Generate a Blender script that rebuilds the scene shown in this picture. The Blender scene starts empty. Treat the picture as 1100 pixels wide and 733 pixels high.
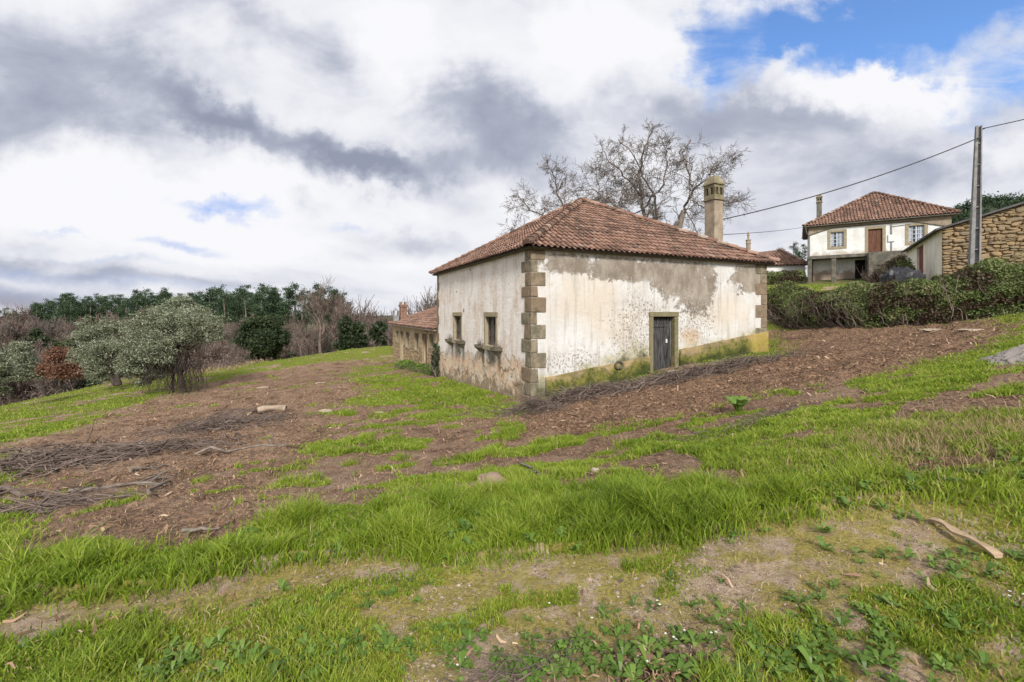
import bpy, math, random
import numpy as np
from mathutils import Vector, Matrix
random.seed(7); RS=np.random.RandomState(11)
F_=480.0; HY=336.0; CX=550.0
sc=bpy.context.scene; COL=sc.collection
def at(px,py,d): return np.array([(px-CX)/F_*d, d, (HY-py)/F_*d])

# ------------------------------------------------------------ noise
def _h(ix,iy,s):
    n=(ix*374761393+iy*668265263+s*974634777)&0xffffffff
    n=((n^(n>>13))*1274126177)&0xffffffff
    return ((n^(n>>16))&0xffffff)/float(0xffffff)
def vnoise(x,y,s=0):
    x=np.asarray(x,float); y=np.asarray(y,float)
    ix=np.floor(x).astype(np.int64); iy=np.floor(y).astype(np.int64); fx=x-ix; fy=y-iy
    u=fx*fx*(3-2*fx); v=fy*fy*(3-2*fy)
    a=_h(ix,iy,s); b=_h(ix+1,iy,s); c=_h(ix,iy+1,s); d=_h(ix+1,iy+1,s)
    return (a*(1-u)+b*u)*(1-v)+(c*(1-u)+d*u)*v
def fbm(x,y,s=0,o=4):
    t=0;a=.5;m=0
    for i in range(o):
        t=t+a*vnoise(x*2**i+17.3*i,y*2**i-9.1*i,s+i); m+=a; a*=.5
    return t/m
def sstep(a,b,x):
    t=np.clip((x-a)/(b-a),0,1); return t*t*(3-2*t)

# ------------------------------------------------------------ frames of the big buildings
D0=13.2
C0=np.array([(571-CX)/F_*D0,D0]); vp=223.0
dA=np.array([-vp,F_]); dA/=np.linalg.norm(dA)     # receding left wall
dB=np.array([dA[1],-dA[0]])                        # front wall
def along(P,d,px):
    r=(px-CX)/F_; return (r*P[1]-P[0])/(d[0]-r*d[1])
def zat(P,d,u,py): return (HY-py)/F_*(P[1]+d[1]*u)
WB=along(C0,dB,823); WA=along(C0,dA,470)
ZTOP=(HY-265.5)/F_*D0

# ------------------------------------------------------------ terrain
cp=[]
def g(px,d,z=None,py=None):
    if z is None: z=(HY-py)/F_*d
    cp.append(((px-CX)/F_*d,d,z))
for X,Y,Z in [(0,0,-1.6),(-4,0,-1.75),(4,0,-1.4),(0,-8,-1.4),(-10,-6,-2.4),(10,-6,-.5)]: cp.append((X,Y,Z))
def gz(px,py,z): cp.append(((px-CX)/F_*(F_*z/(HY-py)),F_*z/(HY-py),z))
gz(550,733,-1.64); gz(550,600,-1.74); gz(540,500,-2.08); gz(550,455,-2.4)
gz(0,640,-1.85); gz(0,560,-2.35); gz(0,490,-3.15); gz(0,465,-3.75); gz(20,440,-4.35); gz(100,424,-4.6)
gz(190,423,-4.15); gz(130,410,-4.7); gz(250,401,-4.0); gz(310,388,-3.7); gz(360,378,-3.25); gz(410,372.5,-2.95)
gz(300,443,-3.0); gz(400,460,-2.55); gz(200,500,-2.65); gz(300,600,-1.8); gz(380,410,-2.95)
gz(700,430,-2.1); gz(700,500,-1.82); gz(900,400,-1.35); gz(1000,405,-1.12); gz(1100,385,-.82); gz(1100,347,-.3)
gz(900,356,-.78); gz(1000,353,-.58); gz(830,354,-.88); gz(1100,600,-1.42); gz(1100,480,-1.15); gz(800,440,-1.75); gz(800,540,-1.62)
for px,py in [(587,429),(640,416),(698,402),(753,389),(821,378)]:
    u=along(C0,dB,px); p=C0+dB*u; cp.append((p[0],p[1],(HY-py)/F_*p[1]))
for px,py in [(567,432),(528,421),(495,411),(470,404)]:
    u=along(C0,dA,px); p=C0+dA*u; cp.append((p[0],p[1],(HY-py)/F_*p[1]))
PA=C0+dA*WA
for px,py in [(445,395),(421.5,388.5)]:
    u=along(PA,dA,px); p=PA+dA*u; cp.append((p[0],p[1],(HY-py)/F_*p[1]))
# behind hedge, up the hill to the village
g(1045,21,.9); g(1100,20.5,1.2); g(930,24,.75); g(850,29,1.35); g(870,43,2.7); g(840,48,3.3); g(1000,30,1.9); g(1080,24,1.7); g(1000,38,2.9)
for X,Y,Z in [(8,26,-.4),(4,30,-.6),(0,34,-1.6),(12,40,1.6),(3,45,-.5),(6,22,-1.5),(2,20,-2.3),(30,5,1.2),(-25,5,-4.6),(-30,25,-5.6),(-28,40,-6.0),(-14,46,-4.9),(-4,50,-4.2),(32,60,4.2),(50,40,5.0),(45,20,3)]: cp.append((X,Y,Z))
cp=np.array(cp)
def _K(a,b):
    d2=((a[:,None,:]-b[None,:,:])**2).sum(-1)+1e-9
    return .5*d2*np.log(d2)
NCP=n=len(cp); A=np.zeros((n+3,n+3)); A[:n,:n]=_K(cp[:,:2],cp[:,:2])+np.eye(n)*.35
A[:n,n]=1; A[:n,n+1:n+3]=cp[:,:2]; A[n:,:n]=A[:n,n:].T
SOL=np.linalg.solve(A,np.r_[cp[:,2],0,0,0])
def far(x,y):
    r=np.hypot(x,y)
    L=-6.5-2.0*np.exp(-((r-70)/25)**2)+1.5*np.exp(-((r-125)/40)**2)-30*sstep(180,900,r)
    R=4.0+2.5*sstep(60,150,r)-34*sstep(300,1200,r)
    w=sstep(-12,14,x-0.10*y); return L*(1-w)+R*w
def smooth_z(x,y):
    x=np.asarray(x,float).ravel(); y=np.asarray(y,float).ravel(); out=np.zeros(len(x)); B=40000
    for i in range(0,len(x),B):
        p=np.c_[x[i:i+B],y[i:i+B]]
        out[i:i+B]=_K(p,cp[:,:2])@SOL[:NCP]+SOL[NCP]+p@SOL[NCP+1:]
    r=np.hypot(x,y+0); w=sstep(44,68,r)
    wb=sstep(6,16,-y); w=np.maximum(w,wb)
    return out*(1-w)+far(x,y)*w

# ray from camera pixel to ground
def px2g(px,py):
    lo=.3; d=np.geomspace(.8,75,500)
    X=(px-CX)/F_*d; z=smooth_z(X,d); zr=(HY-py)/F_*d
    k=np.argmax(zr<z)
    if k==0: k=len(d)-1
    return X[k],d[k]
def poly(pts): return np.array([px2g(*p) for p in pts])
def inside(P,x,y):
    c=np.zeros(x.shape,bool); j=len(P)-1
    for i in range(len(P)):
        xi,yi=P[i]; xj,yj=P[j]
        if yi!=yj:
            c^=((yi>y)!=(yj>y))&(x<(xj-xi)*(y-yi)/(yj-yi)+xi)
        j=i
    return c
# (polygon, grass density, height, soil darkness)
REG=[
 (poly([(0,620),(0,478),(60,464),(150,434),(210,412),(300,396),(395,386),(470,404),(560,436),(830,384),(830,350),(1100,343),(1100,520),(1000,535),(900,545),(830,550),(700,545),(560,545),(380,570),(200,600)]),-.12,.04,.62),
 (poly([(0,478),(60,464),(150,434),(210,414),(300,396),(400,386),(424,384),(424,370),(0,370)]),.93,.05,.5),
 (poly([(395,389),(425,386),(470,402),(566,434),(560,452),(500,452),(430,440),(400,425),(370,400)]),.74,.05,.6),
 (poly([(400,425),(430,440),(500,452),(560,460),(540,480),(430,500),(350,500),(330,470),(360,440)]),.42,.05,.6),
 (poly([(330,498),(500,485),(560,500),(520,525),(430,530),(380,536),(250,545),(300,515)]),.22,.05,.55),
 (poly([(560,470),(700,450),(800,452),(760,512),(620,512),(560,520),(520,500)]),.36,.05,.6),
 (poly([(700,452),(780,436),(880,410),(960,398),(1040,378),(1101,364),(1101,520),(1000,532),(900,545),(830,550),(700,538),(640,520)]),.60,.038,.6),
 (poly([(830,384),(830,350),(1100,343),(1100,358),(1040,368),(960,390),(890,404),(800,430),(740,452),(620,466),(560,462),(556,436)]),.015,.04,1.0),
 # bank of long grass
 (poly([(0,620),(100,610),(200,598),(300,574),(380,556),(450,548),(520,538),(560,530),(640,526),(700,530),(830,542),(900,536),(1000,522),(1101,506),(1101,535),(1000,548),(910,553),(850,560),(760,576),(700,574),(620,585),(560,592),(500,598),(400,606),(260,622),(120,638),(0,655)]),1.0,.078,.5),
 # worn track
 (poly([(0,655),(120,638),(260,622),(400,606),(500,598),(560,592),(620,585),(700,574),(760,576),(850,560),(910,553),(1000,548),(1101,535),(1101,606),(1000,612),(850,636),(700,648),(560,668),(400,660),(250,664),(120,680),(0,692)]),.30,.014,.0),
 (poly([(900,556),(1000,560),(1060,566),(1050,585),(930,580)]),.03,.02,.0),
 (poly([(600,596),(700,582),(790,590),(740,622),(620,626)]),.12,.02,.0),
 (poly([(0,668),(120,645),(260,634),(400,618),(470,622),(330,645),(180,662),(0,690)]),.06,.02,.25),
 (poly([(0,692),(120,680),(250,664),(400,660),(560,668),(700,648),(850,636),(1000,612),(1101,606),(1101,760),(0,760)]),.36,.022,.2),
 (poly([(0,700),(130,690),(120,740),(0,740)]),.35,.04,.5),
 (poly([(1040,700),(1110,690),(1110,725),(1050,725)]),.04,.02,.0),
 (poly([(680,705),(760,700),(770,745),(660,745)]),.35,.04,.8),
]
BANK=8
def regions(x,y,soft=False):
    x=np.asarray(x,float).ravel(); y=np.asarray(y,float).ravel(); r=np.hypot(x,y); x0_,y0_=x,y
    if soft:
        sg=.012+.019*np.clip(r,0,22); x=x+RS.normal(0,1,len(x))*sg; y=y+RS.normal(0,1,len(x))*sg*1.3
    k=.05*np.clip(r,1,30)**.9
    wx=x+(fbm(x*1.3/np.sqrt(k*8+.2),y*1.3/np.sqrt(k*8+.2),3,3)-.5)*k*2.4+(fbm(x*5,y*5,13,2)-.5)*.12; wy=y+(fbm(x*1.3/np.sqrt(k*8+.2),y*1.3/np.sqrt(k*8+.2),9,3)-.5)*k*3+(fbm(x*5,y*5,33,2)-.5)*.15
    G=np.full(x.shape,.78); H=np.full(x.shape,.045); S=np.full(x.shape,.5); B=np.zeros(x.shape)
    for i,(P,gd,h,s) in enumerate(REG):
        m=inside(P,wx,wy)
        G[m]=gd;H[m]=h;S[m]=s
        if i==BANK: B[m]=1
        elif i>BANK: B[m]=0
    x,y=x0_,y0_
    back=y<.9; G[back]=.7
    vg=(x>7)&(y>23.5); G[vg]=.93; H[vg]=.06; S[vg]=.4
    # patchiness
    # streaks follow the tyre / mower direction (from lower left to upper right)
    a=math.radians(24); u=x*math.cos(a)+y*math.sin(a); v=-x*math.sin(a)+y*math.cos(a)
    n1=fbm(x*1.1,y*1.1,21,4); n2=fbm(u*.35,v*1.7,41,4)
    n3=fbm(x*3.1,y*3.1,23,4)
    nn=.36*n1+.38*n2+.26*n3
    T=(G-.5)*1.15+ (nn-.5)*5.6
    Gp=sstep(-.25,.35,T)
    Gp=np.where(G>.95,np.maximum(Gp,.55+.4*sstep(.38,.55,n3)),Gp); Gp=np.where(np.abs(G-.015)<.02,Gp*.15,Gp)
    return Gp,H,S,B
def bank_h(x,y,B):
    return B*(.015+.07*fbm(x*1.6,y*1.6,77,3))
def relief(x,y,reg=None):
    x=np.asarray(x,float).ravel(); y=np.asarray(y,float).ravel()
    Gp,H,S,B=regions(x,y) if reg is None else reg
    r=np.hypot(x,y); near=1-sstep(40,90,r)
    z=(fbm(x*.45,y*.45,5,3)-.5)*.16*near*sstep(1,6,r)
    z+=(fbm(x*2.1,y*2.1,6,3)-.5)*.06*near
    a=math.radians(24); u=x*math.cos(a)+y*math.sin(a); v=-x*math.sin(a)+y*math.cos(a)
    rough=(S>.6)*(1-.6*Gp)
    z+=(fbm(u*.8,v*3.2,8,4)-.5)*.24*rough*near*sstep(3,9,r)
    z+=(fbm(x*7,y*7,15,3)-.5)*.085*(.3+rough)*near
    z+=bank_h(x,y,B)
    return z
def gzf(x,y,reg=None): return smooth_z(x,y)+relief(x,y,reg)
def gz1(x,y): return float(gzf([x],[y])[0])

# ------------------------------------------------------------ mesh builder
class MB:
    def __init__(s): s.V=[];s.L=[];s.C=[];s.T=[];s.n=0
    def add(s,V,F,t=None):
        V=np.asarray(V,float).reshape(-1,3)
        if isinstance(F,np.ndarray):
            s.L.append((F+s.n).ravel()); s.C.append(np.full(len(F),F.shape[1])); nf=len(F)
        else:
            s.L.append(np.array([i for f in F for i in f],int)+s.n); s.C.append(np.array([len(f) for f in F],int)); nf=len(F)
        s.V.append(V); s.n+=len(V)
        if t is None: t=random.random()
        s.T.append(np.full(nf,t,float) if np.isscalar(t) else np.asarray(t,float))
        return s
    def box(s,a,b,t=None,jit=0):
        (x0,y0,z0),(x1,y1,z1)=a,b
        V=np.array([(x0,y0,z0),(x1,y0,z0),(x1,y1,z0),(x0,y1,z0),(x0,y0,z1),(x1,y0,z1),(x1,y1,z1),(x0,y1,z1)],float)
        if jit: V+=RS.uniform(-jit,jit,V.shape)
        return s.add(V,[(0,3,2,1),(4,5,6,7),(0,1,5,4),(1,2,6,5),(2,3,7,6),(3,0,4,7)],t)
    def hull(s,bot,top,t=None):          # two loops of equal length
        n=len(bot); V=list(bot)+list(top)
        Fs=[tuple(range(n))[::-1],tuple(range(n,2*n))]+[(i,(i+1)%n,n+(i+1)%n,n+i) for i in range(n)]
        return s.add(V,Fs,t)
    def tube(s,P,R,k=6,t=None,cap=True):
        P=np.asarray(P,float); n=len(P); R=np.broadcast_to(R,(n,)) if np.ndim(R)<=1 else R
        T=np.gradient(P,axis=0); T/=np.linalg.norm(T,axis=1)[:,None]+1e-9
        up=np.array([0,0,1.]) if abs(T[0][2])<.9 else np.array([1.,0,0])
        N=np.cross(T,up); N/=np.linalg.norm(N,axis=1)[:,None]+1e-9; Bn=np.cross(T,N)
        a=np.arange(k)*2*np.pi/k
        V=P[:,None,:]+R[:,None,None]*(np.cos(a)[None,:,None]*N[:,None,:]+np.sin(a)[None,:,None]*Bn[:,None,:])
        i=np.arange(n-1)[:,None]*k; j=np.arange(k)[None,:]; j2=(j+1)%k
        F=np.stack([i+j,i+j2,i+k+j2,i+k+j],-1).reshape(-1,4)
        if t is None: t=random.random()
        s.add(V.reshape(-1,3),F,t)
        if cap: s.add(V[-1],[tuple(range(k))],t); s.add(V[0],[tuple(range(k))[::-1]],t)
        return s
    def xf(s,M):
        M=np.array(M)
        s.V=[v@M[:3,:3].T+M[:3,3] for v in s.V]; return s
    def build(s,name,mat,parent=None,smooth=False,link=True,zoff=0.0,loc=None):
        V=np.concatenate(s.V) if s.V else np.zeros((0,3)); L=np.concatenate(s.L); C=np.concatenate(s.C); T=np.concatenate(s.T)
        V=V-np.array([0,0,zoff])
        if loc is not None: V=V-np.asarray(loc)
        me=bpy.data.meshes.new(name)
        me.vertices.add(len(V)); me.vertices.foreach_set('co',V.astype(np.float32).ravel())
        me.loops.add(len(L)); me.loops.foreach_set('vertex_index',L.astype(np.int32))
        me.polygons.add(len(C)); st=np.r_[0,np.cumsum(C)[:-1]]
        me.polygons.foreach_set('loop_start',st.astype(np.int32)); me.polygons.foreach_set('loop_total',C.astype(np.int32))
        me.polygons.foreach_set('use_smooth',np.full(len(C),bool(smooth)))
        me.update(calc_edges=True)
        at_=me.attributes.new('tint','FLOAT','FACE'); at_.data.foreach_set('value',T.astype(np.float32))
        if mat: me.materials.append(mat)
        o=bpy.data.objects.new(name,me); COL.objects.link(o)
        if loc is not None: o.location=loc
        if parent: o.parent=parent
        return o
def tag(o,label=None,cat=None,group=None,kind=None):
    if label: o['label']=label
    if cat: o['category']=cat
    if group: o['group']=group
    if kind: o['kind']=kind
    return o
def empty(name,loc,rz=0,label=None,cat=None,group=None):
    o=bpy.data.objects.new(name,None); COL.objects.link(o); o.location=loc; o.rotation_euler=(0,0,rz); o.empty_display_size=.3
    return tag(o,label,cat,group)
def copy_tree(o,parent=None):
    c=o.copy(); COL.objects.link(c); c.parent=parent
    for ch in [x for x in KIDS.get(o.name,[])]: copy_tree(ch,c)
    return c
KIDS={}
def kid(p,c): KIDS.setdefault(p.name,[]).append(c)

# ------------------------------------------------------------ materials
class NT:
    def __init__(s,name,rough=.85,spec=.25,world=False):
        if world: s.t=name
        else:
            m=bpy.data.materials.new(name); m.use_nodes=True; s.m=m; s.t=m.node_tree
            s.p=s.t.nodes['Principled BSDF']; s.p.inputs['Roughness'].default_value=rough; s.p.inputs['Specular IOR Level'].default_value=spec
        s._o=None
    def n(s,ty,**k):
        x=s.t.nodes.new(ty)
        for a,b in k.items(): setattr(x,a,b)
        return x
    def put(s,inp,v):
        if isinstance(v,bpy.types.NodeSocket): s.t.links.new(v,inp)
        elif v is not None:
            try: inp.default_value=v
            except Exception: inp.default_value=tuple(v)+(1,) if len(v)==3 else v
    def obj(s):
        if s._o is None: s._o=s.n('ShaderNodeTexCoord').outputs['Object']
        return s._o
    def geo(s): return s.n('ShaderNodeNewGeometry').outputs['Position']
    def sep(s,v):
        x=s.n('ShaderNodeSeparateXYZ'); s.put(x.inputs[0],v); return x.outputs
    def comb(s,x,y,z):
        c=s.n('ShaderNodeCombineXYZ'); [s.put(c.inputs[i],v) for i,v in enumerate((x,y,z))]; return c.outputs[0]
    def map(s,v,sc=(1,1,1),loc=(0,0,0),rot=(0,0,0)):
        x=s.n('ShaderNodeMapping'); s.put(x.inputs[0],v); x.inputs['Scale'].default_value=sc; x.inputs['Location'].default_value=loc; x.inputs['Rotation'].default_value=rot; return x.outputs[0]
    def noise(s,scale,detail=4,vec=None,rough=.55,dist=0):
        x=s.n('ShaderNodeTexNoise'); s.put(x.inputs['Vector'],vec if vec is not None else s.obj())
        x.inputs['Scale'].default_value=scale; x.inputs['Detail'].default_value=detail; x.inputs['Roughness'].default_value=rough; x.inputs['Distortion'].default_value=dist; return x.outputs['Fac']
    def vor(s,scale,vec=None,feat='F1',out='Distance',rnd=1):
        x=s.n('ShaderNodeTexVoronoi',feature=feat); s.put(x.inputs['Vector'],vec if vec is not None else s.obj()); x.inputs['Scale'].default_value=scale
        x.inputs['Randomness'].default_value=rnd; return x.outputs[out]
    def m(s,op,a,b=None,c=None,clamp=False):
        x=s.n('ShaderNodeMath',operation=op,use_clamp=clamp); s.put(x.inputs[0],a)
        if b is not None: s.put(x.inputs[1],b)
        if c is not None: s.put(x.inputs[2],c)
        return x.outputs[0]
    def rng(s,v,a,b,c=0,d=1,smooth=True):
        x=s.n('ShaderNodeMapRange',interpolation_type='SMOOTHSTEP' if smooth else 'LINEAR'); s.put(x.inputs[0],v)
        for i,q in enumerate((a,b,c,d)): s.put(x.inputs[i+1],q)
        return x.outputs[0]
    def mix(s,f,a,b,bt='MIX'):
        x=s.n('ShaderNodeMix',data_type='RGBA',blend_type=bt); x.clamp_factor=True
        s.put(x.inputs[0],f); s.put(x.inputs[6],a if not isinstance(a,tuple) else a+(1,)); s.put(x.inputs[7],b if not isinstance(b,tuple) else b+(1,)); return x.outputs[2]
    def ramp(s,f,*st):
        x=s.n('ShaderNodeValToRGB'); s.put(x.inputs[0],f); e=x.color_ramp.elements
        while len(e)<len(st): e.new(.5)
        for i,(p,c) in enumerate(st): e[i].position=p; e[i].color=tuple(c)+(1,)
        return x.outputs[0]
    def attr(s,name,out='Fac'): return s.n('ShaderNodeAttribute',attribute_name=name).outputs[out]
    def bump(s,h,st=.5,dist=.02,prev=None):
        x=s.n('ShaderNodeBump'); s.put(x.inputs['Height'],h); x.inputs['Strength'].default_value=st; x.inputs['Distance'].default_value=dist
        if prev is not None: s.put(x.inputs['Normal'],prev)
        return x.outputs[0]
    def fin(s,col,normal=None,rough=None,metal=None):
        s.put(s.p.inputs['Base Color'],col if not isinstance(col,tuple) else col+(1,))
        if normal is not None: s.put(s.p.inputs['Normal'],normal)
        if rough is not None: s.put(s.p.inputs['Roughness'],rough)
        if metal is not None: s.put(s.p.inputs['Metallic'],metal)
        return s.m_()
    def m_(s): return s.m_obj()
    def m_obj(s): return s.__dict__['m'] if 'm' in s.__dict__ else None
# instance attr 'm' shadows method m -> keep math under 'f'
NT.f=NT.m
class NTM(NT):
    def __init__(s,name,rough=.85,spec=.25):
        super().__init__(name,rough,spec); s.mat=s.__dict__.pop('m')
    def m_(s): return s.mat

def simple(name,c1,c2,scale=8,rough=.85,bump=.3,dist=.01,tint=.0,spec=.25,metal=0,stretch=(1,1,1)):
    N=NTM(name,rough,spec); v=N.map(N.obj(),stretch); nz=N.noise(scale,6,v)
    c=N.mix(N.rng(nz,.3,.7),c1,c2)
    if tint:
        t=N.attr('tint'); c=N.mix(1.0,c,N.ramp(t,(0,(1-tint,)*3),(1,(1,1,1))),'MULTIPLY')
    return N.fin(c,N.bump(N.noise(scale*4,5,v),bump,dist),metal=metal)
def leafmat(name,*st,trans=.25,rough=.55,clump=.6,spec=.3):
    N=NTM(name,rough,spec); t=N.attr('tint'); k=N.noise(clump,2)
    f=N.f('ADD',N.f('MULTIPLY',t,.75),N.f('MULTIPLY',k,.3))
    c=N.ramp(f,*st); N.put(N.p.inputs['Base Color'],c)
    tr=N.n('ShaderNodeBsdfTranslucent'); N.put(tr.inputs[0],c); mx=N.n('ShaderNodeMixShader'); mx.inputs[0].default_value=trans
    out=N.t.nodes['Material Output']; N.t.links.new(N.p.outputs[0],mx.inputs[1]); N.t.links.new(tr.outputs[0],mx.inputs[2]); N.t.links.new(mx.outputs[0],out.inputs[0])
    return N.mat
# ------------------------------------------------------------ sky, sun, camera
EXPO=0.75
SUN_EL=math.radians(36); SUN_AZ=math.radians(172)   # azimuth clockwise from +Y: behind the camera, to the right
def build_sky():
    w=bpy.data.worlds.new('World'); sc.world=w; w.use_nodes=True
    N=NT(w.node_tree,world=True); t=w.node_tree; bg=t.nodes['Background']
    N._o=N.n('ShaderNodeTexCoord').outputs['Generated']
    sky=N.n('ShaderNodeTexSky',sky_type='NISHITA'); sky.sun_disc=False; sky.sun_elevation=SUN_EL; sky.sun_rotation=SUN_AZ; sky.altitude=400; sky.air_density=1.0; sky.dust_density=.6; sky.ozone_density=1.5
    d=N.obj(); X,Y,Z=N.sep(d)
    yy=N.f('MAXIMUM',Y,.15); U=N.f('DIVIDE',X,yy); W=N.f('DIVIDE',Z,yy)   # azimuth / height coordinates around north
    # cloud deck seen in perspective
    zz=N.f('ADD',N.f('MAXIMUM',Z,0),.10); P=N.comb(N.f('DIVIDE',X,zz),N.f('DIVIDE',Y,zz),0)
    P2=N.map(P,rot=(0,0,math.radians(-38)),sc=(1.35,.75,1))
    UW=N.comb(U,W,0)
    wn=N.n('ShaderNodeTexNoise'); N.put(wn.inputs['Vector'],UW); wn.inputs['Scale'].default_value=4.5; wn.inputs['Detail'].default_value=5; wn.inputs['Roughness'].default_value=.6
    off=N.n('ShaderNodeVectorMath',operation='SUBTRACT'); N.put(off.inputs[0],wn.outputs['Color']); off.inputs[1].default_value=(.5,.5,.5)
    o2=N.n('ShaderNodeVectorMath',operation='SCALE'); N.put(o2.inputs[0],off.outputs[0]); N.put(o2.inputs['Scale'],N.rng(W,.02,.35,.06,.30))
    o3=N.n('ShaderNodeVectorMath',operation='ADD'); N.put(o3.inputs[0],UW); N.put(o3.inputs[1],o2.outputs[0]); UV=o3.outputs[0]
    def blobs(lst):
        tot=None
        for cx,cy,rx,ry,rot,amp in lst:
            mp=N.n('ShaderNodeMapping',vector_type='TEXTURE'); N.put(mp.inputs[0],UV)
            mp.inputs['Location'].default_value=((cx-CX)/F_,(HY-cy)/F_,0); mp.inputs['Rotation'].default_value=(0,0,-math.radians(rot)); mp.inputs['Scale'].default_value=(rx/F_*1.35,ry/F_*1.35,1)
            L=N.n('ShaderNodeVectorMath',operation='LENGTH'); xy=N.sep(mp.outputs[0]); N.put(L.inputs[0],N.comb(xy[0],xy[1],0))
            v=N.rng(L.outputs['Value'],1.0,0.0,0,amp)
            tot=v if tot is None else N.f('ADD',tot,v)
        return tot
    dark=blobs([(60,50,190,60,8,.50),(60,120,170,50,0,.50),(215,105,110,34,25,.42),(300,150,130,34,26,.72),(400,188,75,22,28,.62),(250,15,120,26,5,.35),(360,60,45,50,60,.32),
        (520,125,95,48,12,.75),(470,180,70,30,0,.55),(590,175,90,50,10,.50),(690,120,110,50,-5,.42),(790,130,90,45,10,.55),(440,262,75,15,8,.62),(325,220,38,13,5,.5),(385,272,50,10,5,.35),
        (930,150,110,36,8,.38),(1020,195,160,40,0,.30),(820,200,150,50,0,.35),(20,283,130,12,3,.40),(90,296,110,8,2,.4),(0,318,110,14,0,.6),(230,300,80,6,2,.3),(-60,150,100,60,0,.4)])
    lite=blobs([(90,220,210,58,3,.75),(330,215,150,30,12,.35),(650,25,75,42,0,.8),(430,40,70,50,40,.5),(620,70,50,40,0,.35),(300,265,200,24,0,.4),(960,95,90,28,-8,.55),(880,115,60,22,0,.4),(1080,160,70,30,0,.3),(570,235,60,30,0,.2)])
    n1=N.noise(.5,9,P2,.52,.3); n2=N.noise(2.6,10,N.map(UW,(1,1.9,1),rot=(0,0,-.35)),.60,.35)
    v=N.f('ADD',N.f('SUBTRACT',dark,lite),N.f('ADD',N.f('MULTIPLY',N.f('SUBTRACT',n1,.5),1.05),N.f('MULTIPLY',N.f('SUBTRACT',n2,.5),1.45)))
    v=N.f('ADD',v,.03)
    k=1/(2**EXPO)*10
    def c(r,g,b): return (r*k,g*k,b*k)
    cl=N.ramp(N.rng(v,-.26,.92,0,1,False),(0,(.96,.96,.97)),(.26,(.86,.87,.90)),(.46,(.70,.72,.78)),(.68,(.47,.50,.59)),(1,(.31,.34,.43)))
    cl=N.mix(1.0,cl,(k*.99,k*.99,k*1.01),'MULTIPLY')
    # clouds behind the camera, lit by the sun, are brighter
    backw=N.rng(Y,.1,-.8,1.0,1.35); cl=N.mix(1.0,cl,N.comb(backw,backw,backw),'MULTIPLY')
    hole=blobs([(1010,20,190,62,-4,1.5),(840,40,110,62,10,1.2),(760,70,40,60,0,.8),(930,85,60,22,-20,.55),(1090,90,80,40,0,.8),(235,222,70,14,14,.62),(190,262,60,9,4,.55),(385,243,50,7,0,.45),(60,250,50,7,0,.45),(1045,120,50,22,20,.4),
        (30,295,150,12,3,.5),(10,322,170,16,0,.8),(200,305,120,8,0,.45),(120,280,90,6,3,.4)])
    wisp=blobs([(860,62,70,16,-35,.75),(700,95,60,26,0,.5),(1000,10,60,10,0,.25),(950,98,70,22,-8,.8)])
    h=N.f('ADD',N.f('SUBTRACT',hole,wisp),N.f('ADD',N.f('MULTIPLY',N.f('SUBTRACT',N.noise(2.2,10,N.map(UW,(1,1.9,1)),.60,.6),.5),1.5),N.f('MULTIPLY',N.f('SUBTRACT',N.noise(5,10,N.map(UW,(.7,2.2,1),rot=(0,0,.7)),.65,1.2),.5),1.1)))
    hm=N.f('MULTIPLY',N.rng(h,.15,1.25),N.rng(hole,.05,.3))
    sf=N.rng(W,.0,.62,.26,.70); skyc=N.mix(1.0,sky.outputs[0],N.comb(N.f('MULTIPLY',sf,1.25),N.f('MULTIPLY',sf,N.rng(W,.05,.45,1.27,1.60)),N.f('MULTIPLY',sf,2.05)),'MULTIPLY')
    col=N.mix(hm,cl,skyc)
    # below the horizon: neutral
    N.put(bg.inputs[0],col); bg.inputs[1].default_value=.1
    w.cycles.sampling_method='MANUAL'; w.cycles.sample_map_resolution=512
build_sky()
s=bpy.data.lights.new('sun','SUN'); s.energy=2.8; s.angle=math.radians(11); s.color=(1,.965,.91)
so=bpy.data.objects.new('sun',s); COL.objects.link(so)
sd=Vector((math.sin(SUN_AZ)*math.cos(SUN_EL),math.cos(SUN_AZ)*math.cos(SUN_EL),math.sin(SUN_EL))); so.rotation_euler=sd.to_track_quat('Z','Y').to_euler()
cam=bpy.data.cameras.new('camera'); co=bpy.data.objects.new('camera',cam); COL.objects.link(co); sc.camera=co
cam.lens=F_/1100*36; cam.sensor_width=36; cam.shift_y=-(366.5-HY)/1100; cam.clip_end=9000; cam.clip_start=.05; co.rotation_euler=(math.pi/2,0,0)
vs=sc.view_settings; vs.view_transform='Standard'; vs.look='None'; vs.exposure=EXPO; vs.gamma=1; vs.use_curve_mapping=False
sc.cycles.max_bounces=5; sc.cycles.diffuse_bounces=3; sc.cycles.glossy_bounces=2; sc.cycles.transmission_bounces=3; sc.cycles.transparent_max_bounces=4
sc.cycles.use_denoising=True; sc.cycles.use_adaptive_sampling=True; sc.cycles.adaptive_threshold=.02

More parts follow.
